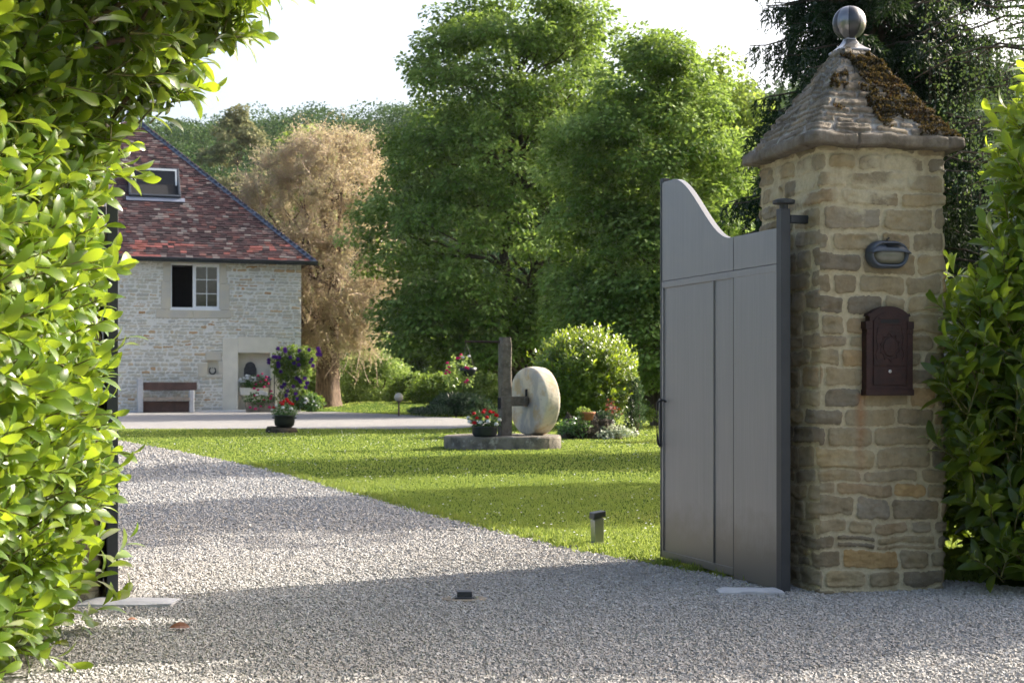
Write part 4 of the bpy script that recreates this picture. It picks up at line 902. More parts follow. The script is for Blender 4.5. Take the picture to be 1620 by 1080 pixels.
# wheel: axis towards the left and the camera
axis = norm(np.array([-.84, -.54, 0.])); side = np.array([-axis[1], axis[0], 0]) * -1
wc = np.array([mx(845) - mx(795), .12, .2 + .565])
m = MB(); R_ = .565; T_ = .31; prof = [(0, -T_ / 2), (R_ - .03, -T_ / 2), (R_ - .005, -T_ / 2 + .02), (R_, -T_ / 2 + .06), (R_ + .004, 0), (R_, T_ / 2 - .06), (R_ - .008, T_ / 2 - .02), (R_ - .035, T_ / 2), (.42, T_ / 2 + .004), (.2, T_ / 2 - .002), (.09, T_ / 2), (.085, T_ / 2 - .06), (0, T_ / 2 - .06)]
lathe(m, prof, (0, 0, 0), 72); V = m.v[-1]; V0 = V.copy(); V0[:, :2] *= (1 + .008 * vn(V0[:, 0] * 6, V0[:, 1] * 6, V0[:, 2] * 6, 2))[:, None]
V[:] = wc + V0[:, 2:3] * axis + V0[:, 0:1] * side + V0[:, 1:2] * np.array([0, 0, 1.])
m.build('wheel', M_['wheel'], mb_, smooth=True, bevel=0)
m = MB(); hub = wc + axis * (T_ / 2); pe = np.array([px_ + .05, -.3, hub[2]])
dd = hub - pe; dd = norm(np.array([dd[0], dd[1], 0])); sd_ = np.array([-dd[1], dd[0], 0]); L_ = np.linalg.norm((hub - pe)[:2])
V = []
for t_v in (0, L_ + .03):
    for a_, b_ in ((-1, -1), (1, -1), (1, 1), (-1, 1)): V.append(pe + dd * t_v + sd_ * a_ * .055 + np.array([0, 0, b_ * .08]))
m.add(V, BF)
m.build('axle', M_['mill_wood'], mb_, bevel=.01)
m = MB(); box(m, hub[0] - .02, hub[0] + .02, hub[1] - .035, hub[1] + .01, hub[2] + .05, hub[2] + .2); m.build('wedge', M_['iron'], mb_, bevel=.004)
m = MB(); box(m, px_ - .12, px_ - .05, -.39, -.36, hub[2] - .12, hub[2] + .06); m.build('post_plate', M_['iron'], mb_)
m = MB(); zb_ = EYE + (608 - 541) / K * 23.3; tube(m, [(px_, -.3, zb_), (mx(738) - mx(795), -.32, zb_ + .005)], .02, 6); tube(m, [(mx(738) - mx(795), -.32, zb_ - .03), (mx(738) - mx(795), -.32, zb_ + .03)], .014, 6); m.build('bracket_arm', M_['rusty_iron'], mb_)
hbx = mx(739); hb = empty('hanging_basket', (hbx, 23.18, zb_), 0, 'hanging basket of pink and white geraniums on the iron arm of the post', 'hanging basket')
m = MB()
for a in (0, 2.1, 4.2): tube(m, [(0, 0, -.02), (.13 * cos(a), .13 * sin(a), -.42)], .003, 4)
m.build('chain', M_['iron'], hb)
m = MB(); lathe(m, [(0, -.56), (.08, -.56), (.13, -.48), (.145, -.42), (.13, -.42), (0, -.44)], (.03, 0, 0), 18); m.build('pot', M_['pot_blue'], hb, smooth=True)
m = MB(); leafball(m, (-.12, -.02, -.42), (.22, .16, .22), 190, .06, rg); leafball(m, (-.22, -.02, -.55), (.14, .12, .2), 90, .06, rg); leafball(m, (.02, -.05, -.6), (.1, .1, .15), 50, .05, rg); pl = m.build('plant', M_['shrub_pale'], hb)
for (x_, z_, c_) in ((-.14, -.27, 'f_pink'), (-.10, -.27, 'f_pink'), (-.08, -.22, 'f_pink'), (-.05, -.26, 'f_white'), (.05, -.24, 'f_white'), (-.28, -.42, 'f_pink'), (-.31, -.47, 'f_pink'), (-.33, -.52, 'f_pink'), (-.27, -.5, 'f_pink'), (.0, -.42, 'f_pink'), (.03, -.43, 'f_pink'), (-.01, -.66, 'f_pink'), (.02, -.63, 'f_pink'), (-.3, -.35, 'f_pink')): bloom((x_, -.18, z_), .034, rg, 30).build('flower_head', M_[c_], pl)

# globe lamp
c = at(631, 608, 47); gl = empty('globe_lamp', (c[0], c[1], float(gz(c[0], c[1]))), 0, 'low garden lamp with a round white globe near the far shrubs', 'garden light')
m = MB(); tube(m, [(0, 0, 0), (0, 0, .5)], .03, 8); lathe(m, [(0, .45), (.08, .47), (.09, .5), (0, .5)], (0, 0, 0), 12); m.build('stem', M_['wood_dark'], gl)
m = MB(); a = np.linspace(-pi / 2, pi / 2, 14); lathe(m, np.c_[np.maximum(.15 * np.cos(a), .001), .62 + .15 * np.sin(a)], (0, 0, 0), 20); m.build('globe', M_['globe'], gl, smooth=True)

# ------------------------------------------------------------------ vegetation builders
def shoots(mL, mS, base, d, Ls, nl, leaf, rg, tpl=LEAF, ratio=.40, open0=1.25, open1=.35, zt=None):
    """leafy shoots: base (n,3), direction (n,3); leaves spiral up each"""
    n = len(base); d = norm(d); bend = norm(rdir(rg, n)) * .22
    ref = norm(np.cross(d, rdir(rg, n))); ref2 = np.cross(d, ref); ph = rg.uniform(0, 2 * pi, n); tone = np.clip(rg.normal(.5, .22, n) + (0 if zt is None else np.clip((base[:, 2] - zt) * .9, -.25, .45)), 0, 1)  # where zt is given, lighter tone upward paints the sun on high shoots
    for j in range(nl):
        t = (j + .6) / nl; p = base + d * (Ls * t)[:, None] + bend * (Ls * t * t)[:, None]
        a = ph + j * 2.399 + rg.normal(0, .25, n); rad = ref * np.cos(a)[:, None] + ref2 * np.sin(a)[:, None]
        op = (open0 + (open1 - open0) * t) + rg.normal(0, .15, n)
        ax = d * np.cos(op)[:, None] + rad * np.sin(op)[:, None] + np.array([0, 0, -.12]) * (1 - t); nr = norm(d - ax * (d * ax).sum(1, keepdims=True)) + rdir(rg, n) * .25
        sz = leaf * rg.uniform(.75, 1.15, n) * (.75 + .35 * sin(pi * min(1, t * .9 + .1)))
        scatter(mL, p, ax, nr, sz, sz * ratio, tpl, np.clip(tone + .25 * (t - .5) + rg.normal(0, .1, n), 0, 1))
    if mS is not None:
        for i in range(n):
            q = np.array([0, .5, 1.]); P = base[i] + np.outer(q, d[i]) * Ls[i] + np.outer(q * q, bend[i]) * Ls[i]; tube(mS, P, [.0045, .0035, .002], 4, cap=False)
def limb(m, a, b, r0, r1, rg, n=8, wob=.06, sides=7, sag=0):
    a = np.asarray(a, float); b = np.asarray(b, float); L = np.linalg.norm(b - a); t = np.linspace(0, 1, n)
    P = a + np.outer(t, b - a); P += (rg.normal(0, 1, (n, 3)) * np.sin(t * pi)[:, None]) * L * wob; P[:, 2] += np.sin(t * pi) * L * sag; tube(m, P, np.interp(t, [0, 1], [r0, r1]), sides); return P
def clump(m, c, rad, n, L, rg, wr=.85, up=.8, shade=0.0, tpl=SIMP, shell=.5, jit=.6, droop=.45):
    d = rdir(rg, n); d[:, 2] = np.abs(d[:, 2]) * 1.3 - .55; d = norm(d); rr = rg.uniform(shell, 1, (n, 1))
    p = np.asarray(c) + d * np.asarray(rad) * rr
    ax = norm(d * .7 + rdir(rg, n) * jit + np.array([0, 0, -droop])); nr = norm(d * .6 + np.array([0, 0, up]) + rdir(rg, n) * jit)
    tone = np.clip(rg.normal(.45 + shade, .2, n), 0, 1); tone = np.where(rg.random(n) < .10, np.minimum(tone + .4, 1), tone)
    s = L * rg.uniform(.6, 1.25, n); scatter(m, p, ax, nr, s, s * wr, tpl, tone)
def crown_tree(name, label, cat, px, D, prof, nclump, nleaf, L, mat, seed, group=None, trunk=(0, .35), depth=.9, cr=(.55, 1.0), trunks=None, bark='bark', base=0.0, lobes=.16, limbs=40, cy_off=0):
    """prof: list of (y_px, left_px, right_px) giving the crown's width at each height at distance D"""
    rg = np.random.default_rng(seed); X0 = (px - 810) / K * D
    root = empty(name, (X0, D, float(gz(X0, D)) + base), 0, label, cat, group)
    pr = sorted([(EYE - base + (608 - y) / K * D, (px - l) / K * D, (r_ - px) / K * D) for y, l, r_ in prof]); Z = np.array([p[0] for p in pr]); Lw = np.array([p[1] for p in pr]); Rw = np.array([p[2] for p in pr])
    zs = np.linspace(Z[0], Z[-1], 200); wd = np.interp(zs, Z, Lw + Rw); pdf = wd ** 1.2; cdf = np.cumsum(pdf) / pdf.sum()
    cs = []; m = MB()
    for i in range(nclump):
        z = np.interp(rg.random(), cdf, zs); a = rg.uniform(0, 2 * pi); rr = rg.uniform(.0, 1) ** .33
        l_, r_ = np.interp(z, Z, Lw), np.interp(z, Z, Rw); c0 = (r_ - l_) / 2; hwid = (l_ + r_) / 2; s = cr[0] + (cr[1] - cr[0]) * rg.random() ** 1.4; s = min(s, hwid * .8 + .12)
        rad = max(hwid - s * .55, .02) * rr * (1 + lobes * vn(cos(a) * 1.7, sin(a) * 1.7, z * .55, seed))
        c = np.array([c0 + rad * cos(a), rad * sin(a) * depth + cy_off, z - s * .1]); cs.append(c)
        clump(m, c, (s, s, s * .62), int(nleaf * (s / cr[1]) ** 2), L, rg, shade=rg.normal(0, .2), shell=.62, up=1.2, jit=.5)
    m.build('crown', M_[mat], root)
    t = MB(); zt = Z[0] + (Z[-1] - Z[0]) * .8
    for (bx_, rad0) in (trunks or [(0, trunk[1])]):
        tp = np.array([bx_ * .3, 0, zt]); P = limb(t, (bx_, rg.normal(0, .15) if trunks else 0, -.3), tp, rad0, rad0 * .15, rg, 12, .012, 10); 
        t2 = P
    ci = rg.permutation(len(cs))[:limbs]
    for i in ci:
        c = cs[i]; f = np.clip((c[2] - .35 * sqrt(c[0] ** 2 + c[1] ** 2) - 0) / zt, .08, .95); k = f * 11; a = t2[int(k)]; limb(t, a, c, max(.03, trunk[1] * .3 * (1 - f * .6)), .012, rg, 7, .05, 5, .05)
    t.build('trunk', M_[bark], root, smooth=True)
    return root

# ------------------------------------------------------------------ trees
crown_tree('linden_tree', 'tallest broad dark green linden in the middle of the garden', 'tree', 800, 50,
    [(-30, 740, 900), (-8, 705, 945), (30, 672, 985), (80, 640, 1005), (130, 618, 1012), (200, 600, 1020), (290, 610, 1020), (335, 560, 1020), (380, 545, 1015), (420, 565, 1005), (450, 590, 995), (500, 582, 970), (540, 612, 940), (572, 655, 900)],
    500, 540, .165, 'linden', 101, trunk=(0, .36), cr=(.5, 1.3), trunks=[(.45, .26), (1.15, .28)], limbs=70)
crown_tree('linden_tree', 'second dense green linden with rounded top directly behind the open gate leaf', 'tree', 1040, 36,
    [(42, 1035, 1062), (60, 985, 1090), (100, 935, 1130), (150, 905, 1160), (220, 872, 1182), (300, 858, 1196), (400, 850, 1200), (500, 850, 1200), (560, 862, 1190), (590, 890, 1160), (606, 940, 1110)],
    380, 560, .125, 'linden', 102, trunk=(0, .2), cr=(.35, .95), limbs=55)
crown_tree('maple_tree', 'light yellow green tree glowing behind the two lindens on the right', 'tree', 1160, 58,
    [(90, 1120, 1160), (130, 1075, 1190), (200, 1060, 1225), (300, 1050, 1250), (420, 1050, 1260), (520, 1060, 1250), (600, 1090, 1230)],
    260, 260, .19, 'linden_light', 103, trunk=(0, .3), cr=(.7, 1.2), limbs=35)
crown_tree('maple_tree', 'large broadleaf tree rising behind the spruce on the right', 'tree', 1420, 62,
    [(150, 1350, 1450), (220, 1290, 1530), (320, 1240, 1600), (450, 1230, 1620), (560, 1250, 1600), (610, 1300, 1560)],
    240, 220, .22, 'linden_light', 104, trunk=(0, .35), cr=(.8, 1.5), limbs=30)
# tan willow
def willow():
    rg = np.random.default_rng(7); D = 59.5; px = 517; X0 = (px - 810) / K * D; s = D / K; gz0 = float(gz(X0, D))
    root = empty('willow_tree', (X0, D, gz0), 0, 'tan and straw coloured willow with stout ridged trunk beside the house', 'tree')
    t = MB(); a = np.linspace(0, 2 * pi, 22, endpoint=False); rings = []
    for z_, r_ in ((-.3, .8), (.0, .66), (.3, .56), (.8, .50), (1.6, .47), (2.3, .48), (2.9, .5), (3.6, .4)):
        rr = r_ * (1 + .07 * np.sin(a * 5 + 1) + .05 * vn(np.cos(a) * 3, np.sin(a) * 3, z_, 3)); rings.append(np.stack([rr * np.cos(a) + .03 * z_ * .3, rr * np.sin(a), np.full(22, z_)], -1))
    loft(t, np.array(rings), np.full((8, 22), .5), np.zeros((8, 22)))
    prof = [(205, 500, 545), (222, 470, 580), (262, 415, 605), (310, 380, 618), (370, 368, 625), (430, 372, 628), (480, 390, 618), (525, 425, 605), (548, 460, 585)]
    pr = sorted([(EYE - gz0 + (608 - y) * s, (px - l) * s, (r - px) * s) for y, l, r in prof]); Z = np.array([p[0] for p in pr]); Lw = np.array([p[1] for p in pr]); Rw = np.array([p[2] for p in pr])
    leaves = MB(); tw = MB(); ends = []
    for i in range(46):
        z = rg.uniform(3.2, Z[-1] * .98); l_, r_ = np.interp(z, Z, Lw), np.interp(z, Z, Rw); th_ = rg.uniform(0, 2 * pi); rr = rg.uniform(.25, .95); c0 = (r_ - l_) / 2; hw2 = (l_ + r_) / 2
        b = np.array([c0 + hw2 * rr * cos(th_), hw2 * rr * sin(th_) * .85, z]); za = max(2.6, z * rg.uniform(.3, .6)); ends.append(b)
        limb(t, (b[0] * .12, b[1] * .12, za), b, .09, .015, rg, 9, .05, 5, .06)
    limb(t, (0, 0, 3.2), (.3, 0, Z[-1] * .8), .34, .04, rg, 10, .02, 8)
    N1 = 300; z = rg.uniform(Z[0], Z[-1] - .3, N1); th_ = rg.uniform(0, 2 * pi, N1); rr = rg.random(N1) ** .32; l_, r_ = np.interp(z, Z, Lw), np.interp(z, Z, Rw)
    b = np.stack([(r_ - l_) / 2 + np.maximum((l_ + r_) / 2 - .12, .1) * rr * np.cos(th_), np.maximum((l_ + r_) / 2 - .45, .1) * rr * np.sin(th_) * .85, z], -1)
    for i in range(N1):
        sz = rg.uniform(.45, 1.15); hi = b[i, 2] > 6.5; nt_ = int(38 * sz); tone0 = .38 + .22 * rg.normal() * .7 + np.clip((4.5 - b[i, 2]) * .08, 0, .3)
        dr = norm(rdir(rg, nt_) + norm(np.array([b[i, 0], b[i, 1], 0]) + 1e-6) * .55 + np.array([0, 0, .55 if hi else -.25])); L = sz * np.where(rg.random(nt_) < .12, rg.uniform(1.3, 2.0, nt_), rg.uniform(.5, 1.2, nt_)); w_ = 7
        q = np.linspace(.1, 1, w_)[:, None]; curl = rg.normal(0, .09, (nt_, w_, 3)).cumsum(1) * sz * .45
        PP = b[i] + dr[:, None] * q[None] * L[:, None, None] + curl; PP[:, :, 2] -= (q[None, :, 0] ** 2) * (.12 if hi else .25) * L[:, None]
        for k in range(0, nt_, 2): tube(tw, PP[k], .009, 3, cap=False)
        p = np.repeat(PP.reshape(-1, 3), 2, 0); p = p + rg.normal(0, .05, p.shape); ax = rdir(rg, len(p)) * .8 + np.array([0, 0, -.35])
        scatter(leaves, p, ax, rdir(rg, len(p)), rg.uniform(.07, .17, len(p)), rg.uniform(.02, .04, len(p)), SIMP, np.clip(tone0 + rg.normal(0, .18, len(p)), 0, 1))
    t.build('trunk', M_['bark_brown'], root, smooth=True); tw.build('twigs', M_['twig'], root); leaves.build('crown', M_['willow'], root)
willow()
# spruce
def spruce(px, D, H, R0, z0, label, seed, lv=34, mat='spruce', group=None, blen=.6, name='spruce_tree', br=9):
    rg = np.random.default_rng(seed); X0 = (px - 810) / K * D; root = empty(name, (X0, D, 0), 0, label, 'tree', group)
    t = MB(); tube(t, [(0, 0, -.2), (.03, .02, H * .3), (-.03, 0, H * .65), (0, 0, H)], [.26, .2, .12, .02], 10); m = MB()
    for i in range(lv):
        f = i / lv; z = z0 + (H - z0) * f; Rr = R0 * (1 - f) ** .8 + .25
        for k in range(br):
            a = rg.uniform(0, 2 * pi); L = Rr * rg.uniform(.7, 1.15); n = 9; q = np.linspace(0, 1, n)
            zc = z + rg.normal(0, .12) + (.28 * q - .62 * q ** 2 + .22 * q ** 4) * L * (1 - .4 * f)
            P = np.stack([cos(a) * L * q, sin(a) * L * q, zc], -1) + rg.normal(0, .015, (n, 3)); tube(t, P, np.interp(q, [0, 1], [.035, .008]), 4, cap=False)
            nb = int(24 * L + 8); s = rg.uniform(.12, 1, nb); cpt = np.stack([np.interp(s, q, P[:, c_]) for c_ in range(3)], -1)
            sd2 = np.array([-sin(a), cos(a), 0]) * rg.choice([-1, 1], nb)[:, None]; hl = blen * rg.uniform(.35, 1, nb) * (1 - .45 * s)
            bd = norm(sd2 * rg.uniform(.15, .9, nb)[:, None] + np.array([cos(a), sin(a), 0]) * .3 + np.array([0, 0, -1]) * rg.uniform(.5, 1.2, nb)[:, None]); w_ = 16
            tt = np.tile(np.linspace(0, 1, w_), nb); pp = np.repeat(cpt, w_, 0) + np.repeat(bd * hl[:, None], w_, 0) * tt[:, None] + rg.normal(0, .012, (nb * w_, 3)); pp[:, 2] -= (tt ** 2) * .1
            ax = np.repeat(bd, w_, 0) + rdir(rg, len(pp)) * .75; scatter(m, pp, ax, rdir(rg, len(pp)), rg.uniform(.07, .13, len(pp)), .026, SIMP, np.clip(rg.normal(.4 + .2 * np.repeat(s, w_), .2), 0, 1))
    t.build('trunk', M_['bark'], root, smooth=True); m.build('crown', M_[mat], root); return root
spruce(1385, 22, 14, 2.15, 2.6, 'tall dark drooping spruce right behind the stone pillar', 61, lv=42)
spruce(1575, 30, 6.3, 2.2, .6, 'shorter dark spruce between the pillar and the right hedge', 62, lv=26, br=8)
# birch hanging over from the right
def birch():
    rg = np.random.default_rng(71); D = 15.5; X0 = (1690 - 810) / K * D; root = empty('birch_tree', (X0, D, 0), 0, 'pale leaved birch reaching in from the right edge above the hedge', 'tree')
    t = MB(); tube(t, [(0, 0, -.2), (.05, 0, 2.5), (.0, .1, 5), (.1, 0, 8)], [.16, .13, .09, .02], 10); m = MB()
    for i in range(60):
        z = rg.uniform(3.0, 7.2); a = rg.uniform(pi * .55, pi * 1.45) if rg.random() < .8 else rg.uniform(0, 2 * pi); L = rg.uniform(.7, 1.75); q = np.linspace(0, 1, 8)
        P = np.stack([cos(a) * L * q, sin(a) * L * q, z + (.45 * q - .5 * q * q) * L], -1) + rg.normal(0, .03, (8, 3)); tube(t, P, np.interp(q, [0, 1], [.022, .005]), 4, cap=False)
        for k in range(7):
            s = rg.uniform(.3, 1); b = np.array([np.interp(s, q, P[:, c_]) for c_ in range(3)]); hl = rg.uniform(.3, .9); n = int(34 * hl); tt = rg.random(n)
            pp = b + np.outer(tt, [rg.normal(0, .12), rg.normal(0, .12), -hl]) + rg.normal(0, .045, (n, 3)); scatter(m, pp, rdir(rg, n) + np.array([0, 0, -.8]), rdir(rg, n), rg.uniform(.03, .05, n), .03, SIMP)
            tube(t, [b, b + np.array([0, 0, -hl])], .002, 3, cap=False)
    t.build('trunk', M_['bark_brown'], root, smooth=True); m.build('crown', M_['shrub_pale'], root)
birch()
# trees standing outside the frame on the right; they throw the shade bands over lawn and drive
crown_tree('ash_tree', 'broad ash beyond the right edge of the garden shading the lawn', 'tree', 2070, 17.5,
    [(-330, 2000, 2150), (-200, 1850, 2300), (0, 1800, 2340), (200, 1850, 2300), (330, 1950, 2200)], 110, 240, .17, 'linden', 111, trunk=(0, .2), cr=(.45, .9), limbs=20)
crown_tree('ash_tree', 'narrow ash further back outside the right edge', 'tree', 2230, 25,
    [(-200, 2180, 2300), (-60, 2080, 2400), (150, 2050, 2420), (330, 2100, 2380), (430, 2180, 2300)], 110, 240, .19, 'linden', 112, trunk=(0, .2), cr=(.5, 1.0), limbs=20)

crown_tree('ash_tree', 'tall slim ash outside the right edge nearest the drive', 'tree', 1962, 16.8,
    [(-760, 1880, 2050), (-600, 1700, 2230), (-300, 1680, 2250), (-100, 1720, 2210), (20, 1850, 2080)], 62, 190, .17, 'linden', 113, trunk=(0, .16), cr=(.4, .8), limbs=18)

# laurel bush on the lawn
def laurel_bush():
    rg = np.random.default_rng(81); D = 29; X0 = (926 - 810) / K * D; root = empty('laurel_bush', (X0, D, 0), 0, 'big round glossy laurel bush behind the millstone', 'bush')
    L = MB(); St = MB(); n = 2300; d = rdir(rg, n); d[:, 2] = np.where(d[:, 2] < -.85, -d[:, 2], d[:, 2]); R = np.array([1.0, .95, .93]) * (1 + .10 * vn(d[:, 0] * 2.5, d[:, 1] * 2.5, d[:, 2] * 2.5, 4))[:, None]
    b = d * R * rg.uniform(.62, 1.0, (n, 1)) * .86 + np.array([0, 0, 1.0]); b[:, 2] = np.maximum(b[:, 2], .1); b[:, :2] *= (1 + .18 * np.clip((b[:, 2:3] - .8), -.5, .6))
    shoots(L, None, b, d + np.array([0, 0, .75]) + rdir(rg, n) * .3, rg.uniform(.13, .28, n) * (1 + .7 * (d[:, 2] > .3)), 9, .115, rg, LEAF, .40, 1.15, .4)
    L.build('crown', M_['laurel_far'], root); T = MB()
    for k in range(9): a = rg.uniform(0, 2 * pi); limb(T, (.08 * cos(a), .08 * sin(a), -.1), (.5 * cos(a), .5 * sin(a), 1.3), .03, .012, rg, 6, .06, 6)
    T.build('trunk', M_['bark'], root)
laurel_bush()
# rockery
rk = empty('rockery_boulder', (*at(928, 608, 27.6)[:2], 0), 0, 'low dark boulder group at the foot of the laurel bush', 'rock')
def rockm(m, c, r, seed):
    a = np.linspace(0, 2 * pi, 36, endpoint=False); ph = np.linspace(-.5, pi / 2, 20); PHs, A = np.meshgrid(ph, a, indexing='ij')
    d = np.stack([np.cos(PHs) * np.cos(A), np.cos(PHs) * np.sin(A), np.sin(PHs)], -1); q = 1 + .55 * fbm(d[..., 0] * 2.6, d[..., 1] * 2.6, d[..., 2] * 2.6, seed, 4); loft(m, d * np.array(r) * q[..., None] + np.array(c), np.full(A.shape, .5), np.zeros(A.shape))
for c_, r_, s_ in (((.02, -.1, .12), (.28, .25, .27), 1), ((.34, -.05, .12), (.24, .2, .24), 2), ((-.36, .0, .1), (.16, .2, .36), 3), ((.55, -.08, .06), (.15, .15, .16), 4), ((.2, .1, .2), (.25, .2, .25), 5)):
    m = MB(); rockm(m, c_, r_, s_); m.build('boulder', M_['rock'], rk, smooth=False)
def smallplant(name, label, cat, px, py_base, D, rad, h, n, L, mat, seed, tall=False, z0=0.0):
    rg = np.random.default_rng(seed); c = at(px, 608, D); root = empty(name, (c[0], c[1], z0), 0, label, cat); m = MB()
    if tall:
        T = MB()
        for k in range(5): x_ = rg.normal(0, rad * .3); limb(T, (x_ * .3, 0, -.05), (x_, rg.normal(0, .05), h * .8), .016, .005, rg, 5, .03, 5)
        T.build('trunk', M_['bark_brown'], root)
        for q in np.linspace(.18, 1, 16): clump(m, (rg.normal(0, rad * .25), rg.normal(0, rad * .25), h * q), (rad * (1.1 - q * .75),) * 2 + (h * .09,), n // 16, L, rg, wr=.4, droop=-.9)
    else:
        for k in range(7): clump(m, (rg.normal(0, rad * .4), rg.normal(0, rad * .3), h * rg.uniform(.3, .75)), (rad * .6, rad * .5, h * .35), n // 7, L, rg, droop=.2)
    m.build('foliage', M_[mat], root); return root
tp = empty('terracotta_pot', (*at(929, 608, 27.1)[:2], .36), 0, 'terracotta pot with trailing plant on the dark boulders', 'flower pot')
m = MB(); lathe(m, [(0, 0), (.1, 0), (.14, .12), (.155, .13), (.155, .16), (.13, .16), (0, .13)], (0, 0, 0), 20); m.build('pot', M_['terracotta'], tp, smooth=True)
m = MB(); leafball(m, (-.06, -.02, .16), (.16, .13, .08), 160, .05, rg); leafball(m, (-.12, -.1, .06), (.06, .06, .12), 60, .04, rg); m.build('plant', M_['shrub'], tp)
smallplant('red_shrub', 'small red leaved shrub against the right side of the laurel bush', 'shrub', 968, 670, 27.9, .12, .55, 130, .06, 'red_leaf', 201, z0=.2)
smallplant('clipped_shrub', 'small fine leaved green mound over the boulders', 'shrub', 950, 670, 27.7, .3, .34, 900, .045, 'juniper', 202, z0=.22)
smallplant('ivy_patch', 'dark trailing greenery draped over the left boulder', 'ivy', 908, 690, 27.3, .28, .42, 500, .06, 'geranium', 206)
smallplant('variegated_shrub', 'low white and green variegated plant at the foot of the boulders', 'shrub', 978, 690, 27.3, .3, .24, 420, .07, 'variegated', 203)
smallplant('dwarf_cypress', 'slim green dwarf cypress to the right of the laurel bush', 'conifer', 1006, 688, 28.6, .22, 1.05, 1700, .07, 'juniper', 204, tall=True)
smallplant('low_shrub', 'small grey green shrub near the linden trunk by the gate', 'shrub', 1026, 670, 34.5, .4, .5, 700, .07, 'shrub', 205)

# shrub belt at the end of the garden
def bush(label, px, D, wpx, top, mat, seed, name='shrub', base=0, L=.12, dens=1.0, group=None, cat='shrub', flat=False):
    rg = np.random.default_rng(seed); X0 = (px - 810) / K * D; g0 = float(gz(X0, D)); root = empty(name, (X0, D, g0), 0, label, cat, group)
    hw2 = wpx / 2 / K * D; h = EYE - g0 + (608 - top) / K * D; m = MB(); nc = int(46 * dens * max(1, hw2))
    for i in range(nc):
        a = rg.uniform(0, 2 * pi); rr = rg.random() ** .5; q = rg.random() ** .8; rad = hw2 * sqrt(max(0, 1 - (q * .96) ** 2.4)) * rr; s = min(h * .3, .6) * rg.uniform(.6, 1.1)
        clump(m, (rad * cos(a), rad * sin(a) * .7, max(.15, h * q - s * .6)), (s * (1.3 if flat else 1), s, s * (.4 if flat else .75)), int(150 * (s / .5) ** 1.3) + 30, L, rg, shade=rg.normal(0, .12), droop=-.2 if flat else .35, wr=.3 if flat else .7)
    m.build('foliage', M_[mat], root)
    T = MB()
    for k in range(4): a = rg.uniform(0, 2 * pi); limb(T, (0, 0, -.1), (hw2 * .5 * cos(a), hw2 * .4 * sin(a), h * .6), .05, .015, rg, 5, .06, 5)
    T.build('trunk', M_['bark'], root); return root
bush('pale green leafy shrub right of the willow trunk', 592, 64, 125, 548, 'shrub_pale', 301)
bush('mid green shrub just left of the willow trunk at the house corner', 492, 63, 50, 560, 'shrub', 302)
bush('bright shrub directly behind the globe lamp', 650, 62, 95, 590, 'shrub', 303)
bush('rounded green shrub behind the hanging basket', 700, 60, 110, 588, 'shrub', 304)
bush('sunlit pale shrub left of the old wooden post', 765, 57, 100, 572, 'shrub_pale', 305)
bush('spreading dark green juniper on the far lawn', 722, 46, 140, 622, 'juniper', 306, name='juniper', L=.14, dens=1.6, flat=True, cat='conifer')
bush('shaded shrub behind the millstone under the big linden', 850, 56, 110, 570, 'shrub', 307)
bush('low green shrub in the shade left of the gate handle', 1028, 50, 120, 590, 'shrub', 308)
for i, (px, wp, tp_, lab) in enumerate(((360, 190, 500, 'broad bush in the belt directly behind the stone house'), (560, 190, 520, 'broad bush in the belt behind the willow'), (700, 170, 535, 'broad bush in the belt behind the lamp globe shrubs'), (830, 180, 520, 'broad bush in the belt behind the big linden trunks'), (960, 180, 515, 'broad bush in the belt behind the laurel bush'), (1090, 180, 500, 'broad bush in the belt behind the gate leaf'), (1230, 190, 480, 'broad bush in the belt behind the pillar left side'), (1380, 200, 440, 'broad bush in the belt behind the pillar'), (1540, 200, 420, 'broad bush in the belt right of the pillar'), (1690, 200, 430, 'broad bush in the belt at the right edge'))):
    bush(lab, px, 78, wp, tp_, 'shrub' if i % 3 else 'linden_light', 320 + i, L=.26, dens=1.3)
# pine and a few trees in front of the wooded hill
crown_tree('pine_tree', 'grey brown pine standing before the wooded hill above the roof slope', 'tree', 375, 150,
    [(172, 375, 395), (200, 335, 410), (225, 318, 425), (260, 330, 405), (300, 310, 440), (360, 325, 430), (430, 330, 420)], 80, 220, .5, 'pine', 131, trunk=(0, .3), cr=(.7, 1.6), limbs=40, lobes=.45)
crown_tree('hornbeam_tree', 'light green tree before the wooded hill between pine and linden', 'tree', 480, 112,
    [(205, 460, 500), (250, 430, 530), (330, 420, 540), (430, 430, 530)], 90, 200, .42, 'linden_light', 132, trunk=(0, .3), cr=(.9, 1.8), limbs=10)
crown_tree('hornbeam_tree', 'green tree before the wooded hill just left of the big linden', 'tree', 600, 105,
    [(215, 590, 625), (260, 560, 660), (330, 550, 670), (430, 560, 660)], 90, 200, .4, 'forest', 133, trunk=(0, .3), cr=(.9, 1.8), limbs=10)
# wood on the hill
def wood():
    rg = np.random.default_rng(91); m = MB(); n = 0
    for y in np.arange(112, 285, 5.6):
        for x in np.arange(-.36 * y - 8, .42 * y + 8, 6.4):
            X0 = x + rg.uniform(-2.5, 2.5); Y0 = y + rg.uniform(-2.5, 2.5); z = float(hill(X0, Y0)); r = rg.uniform(2.8, 4.8); tone = rg.normal(0, .16); inview = -75 < X0 < -5
            k = 3 if inview else 2
            for q in range(k): 
                o = rg.normal(0, r * .35, 3); clump(m, (X0 + o[0], Y0 + o[1], z + r * 1.05 + abs(o[2]) * .5), (r * .8, r * .8, r * .75), 230 if inview else 60, .46 if inview else 1.0, rg, shade=tone, shell=.75)
    tag(m.build('hill_wood', M_['forest']), 'hazy blue green wood covering the hill behind the house', 'wood', kind='stuff')
wood()

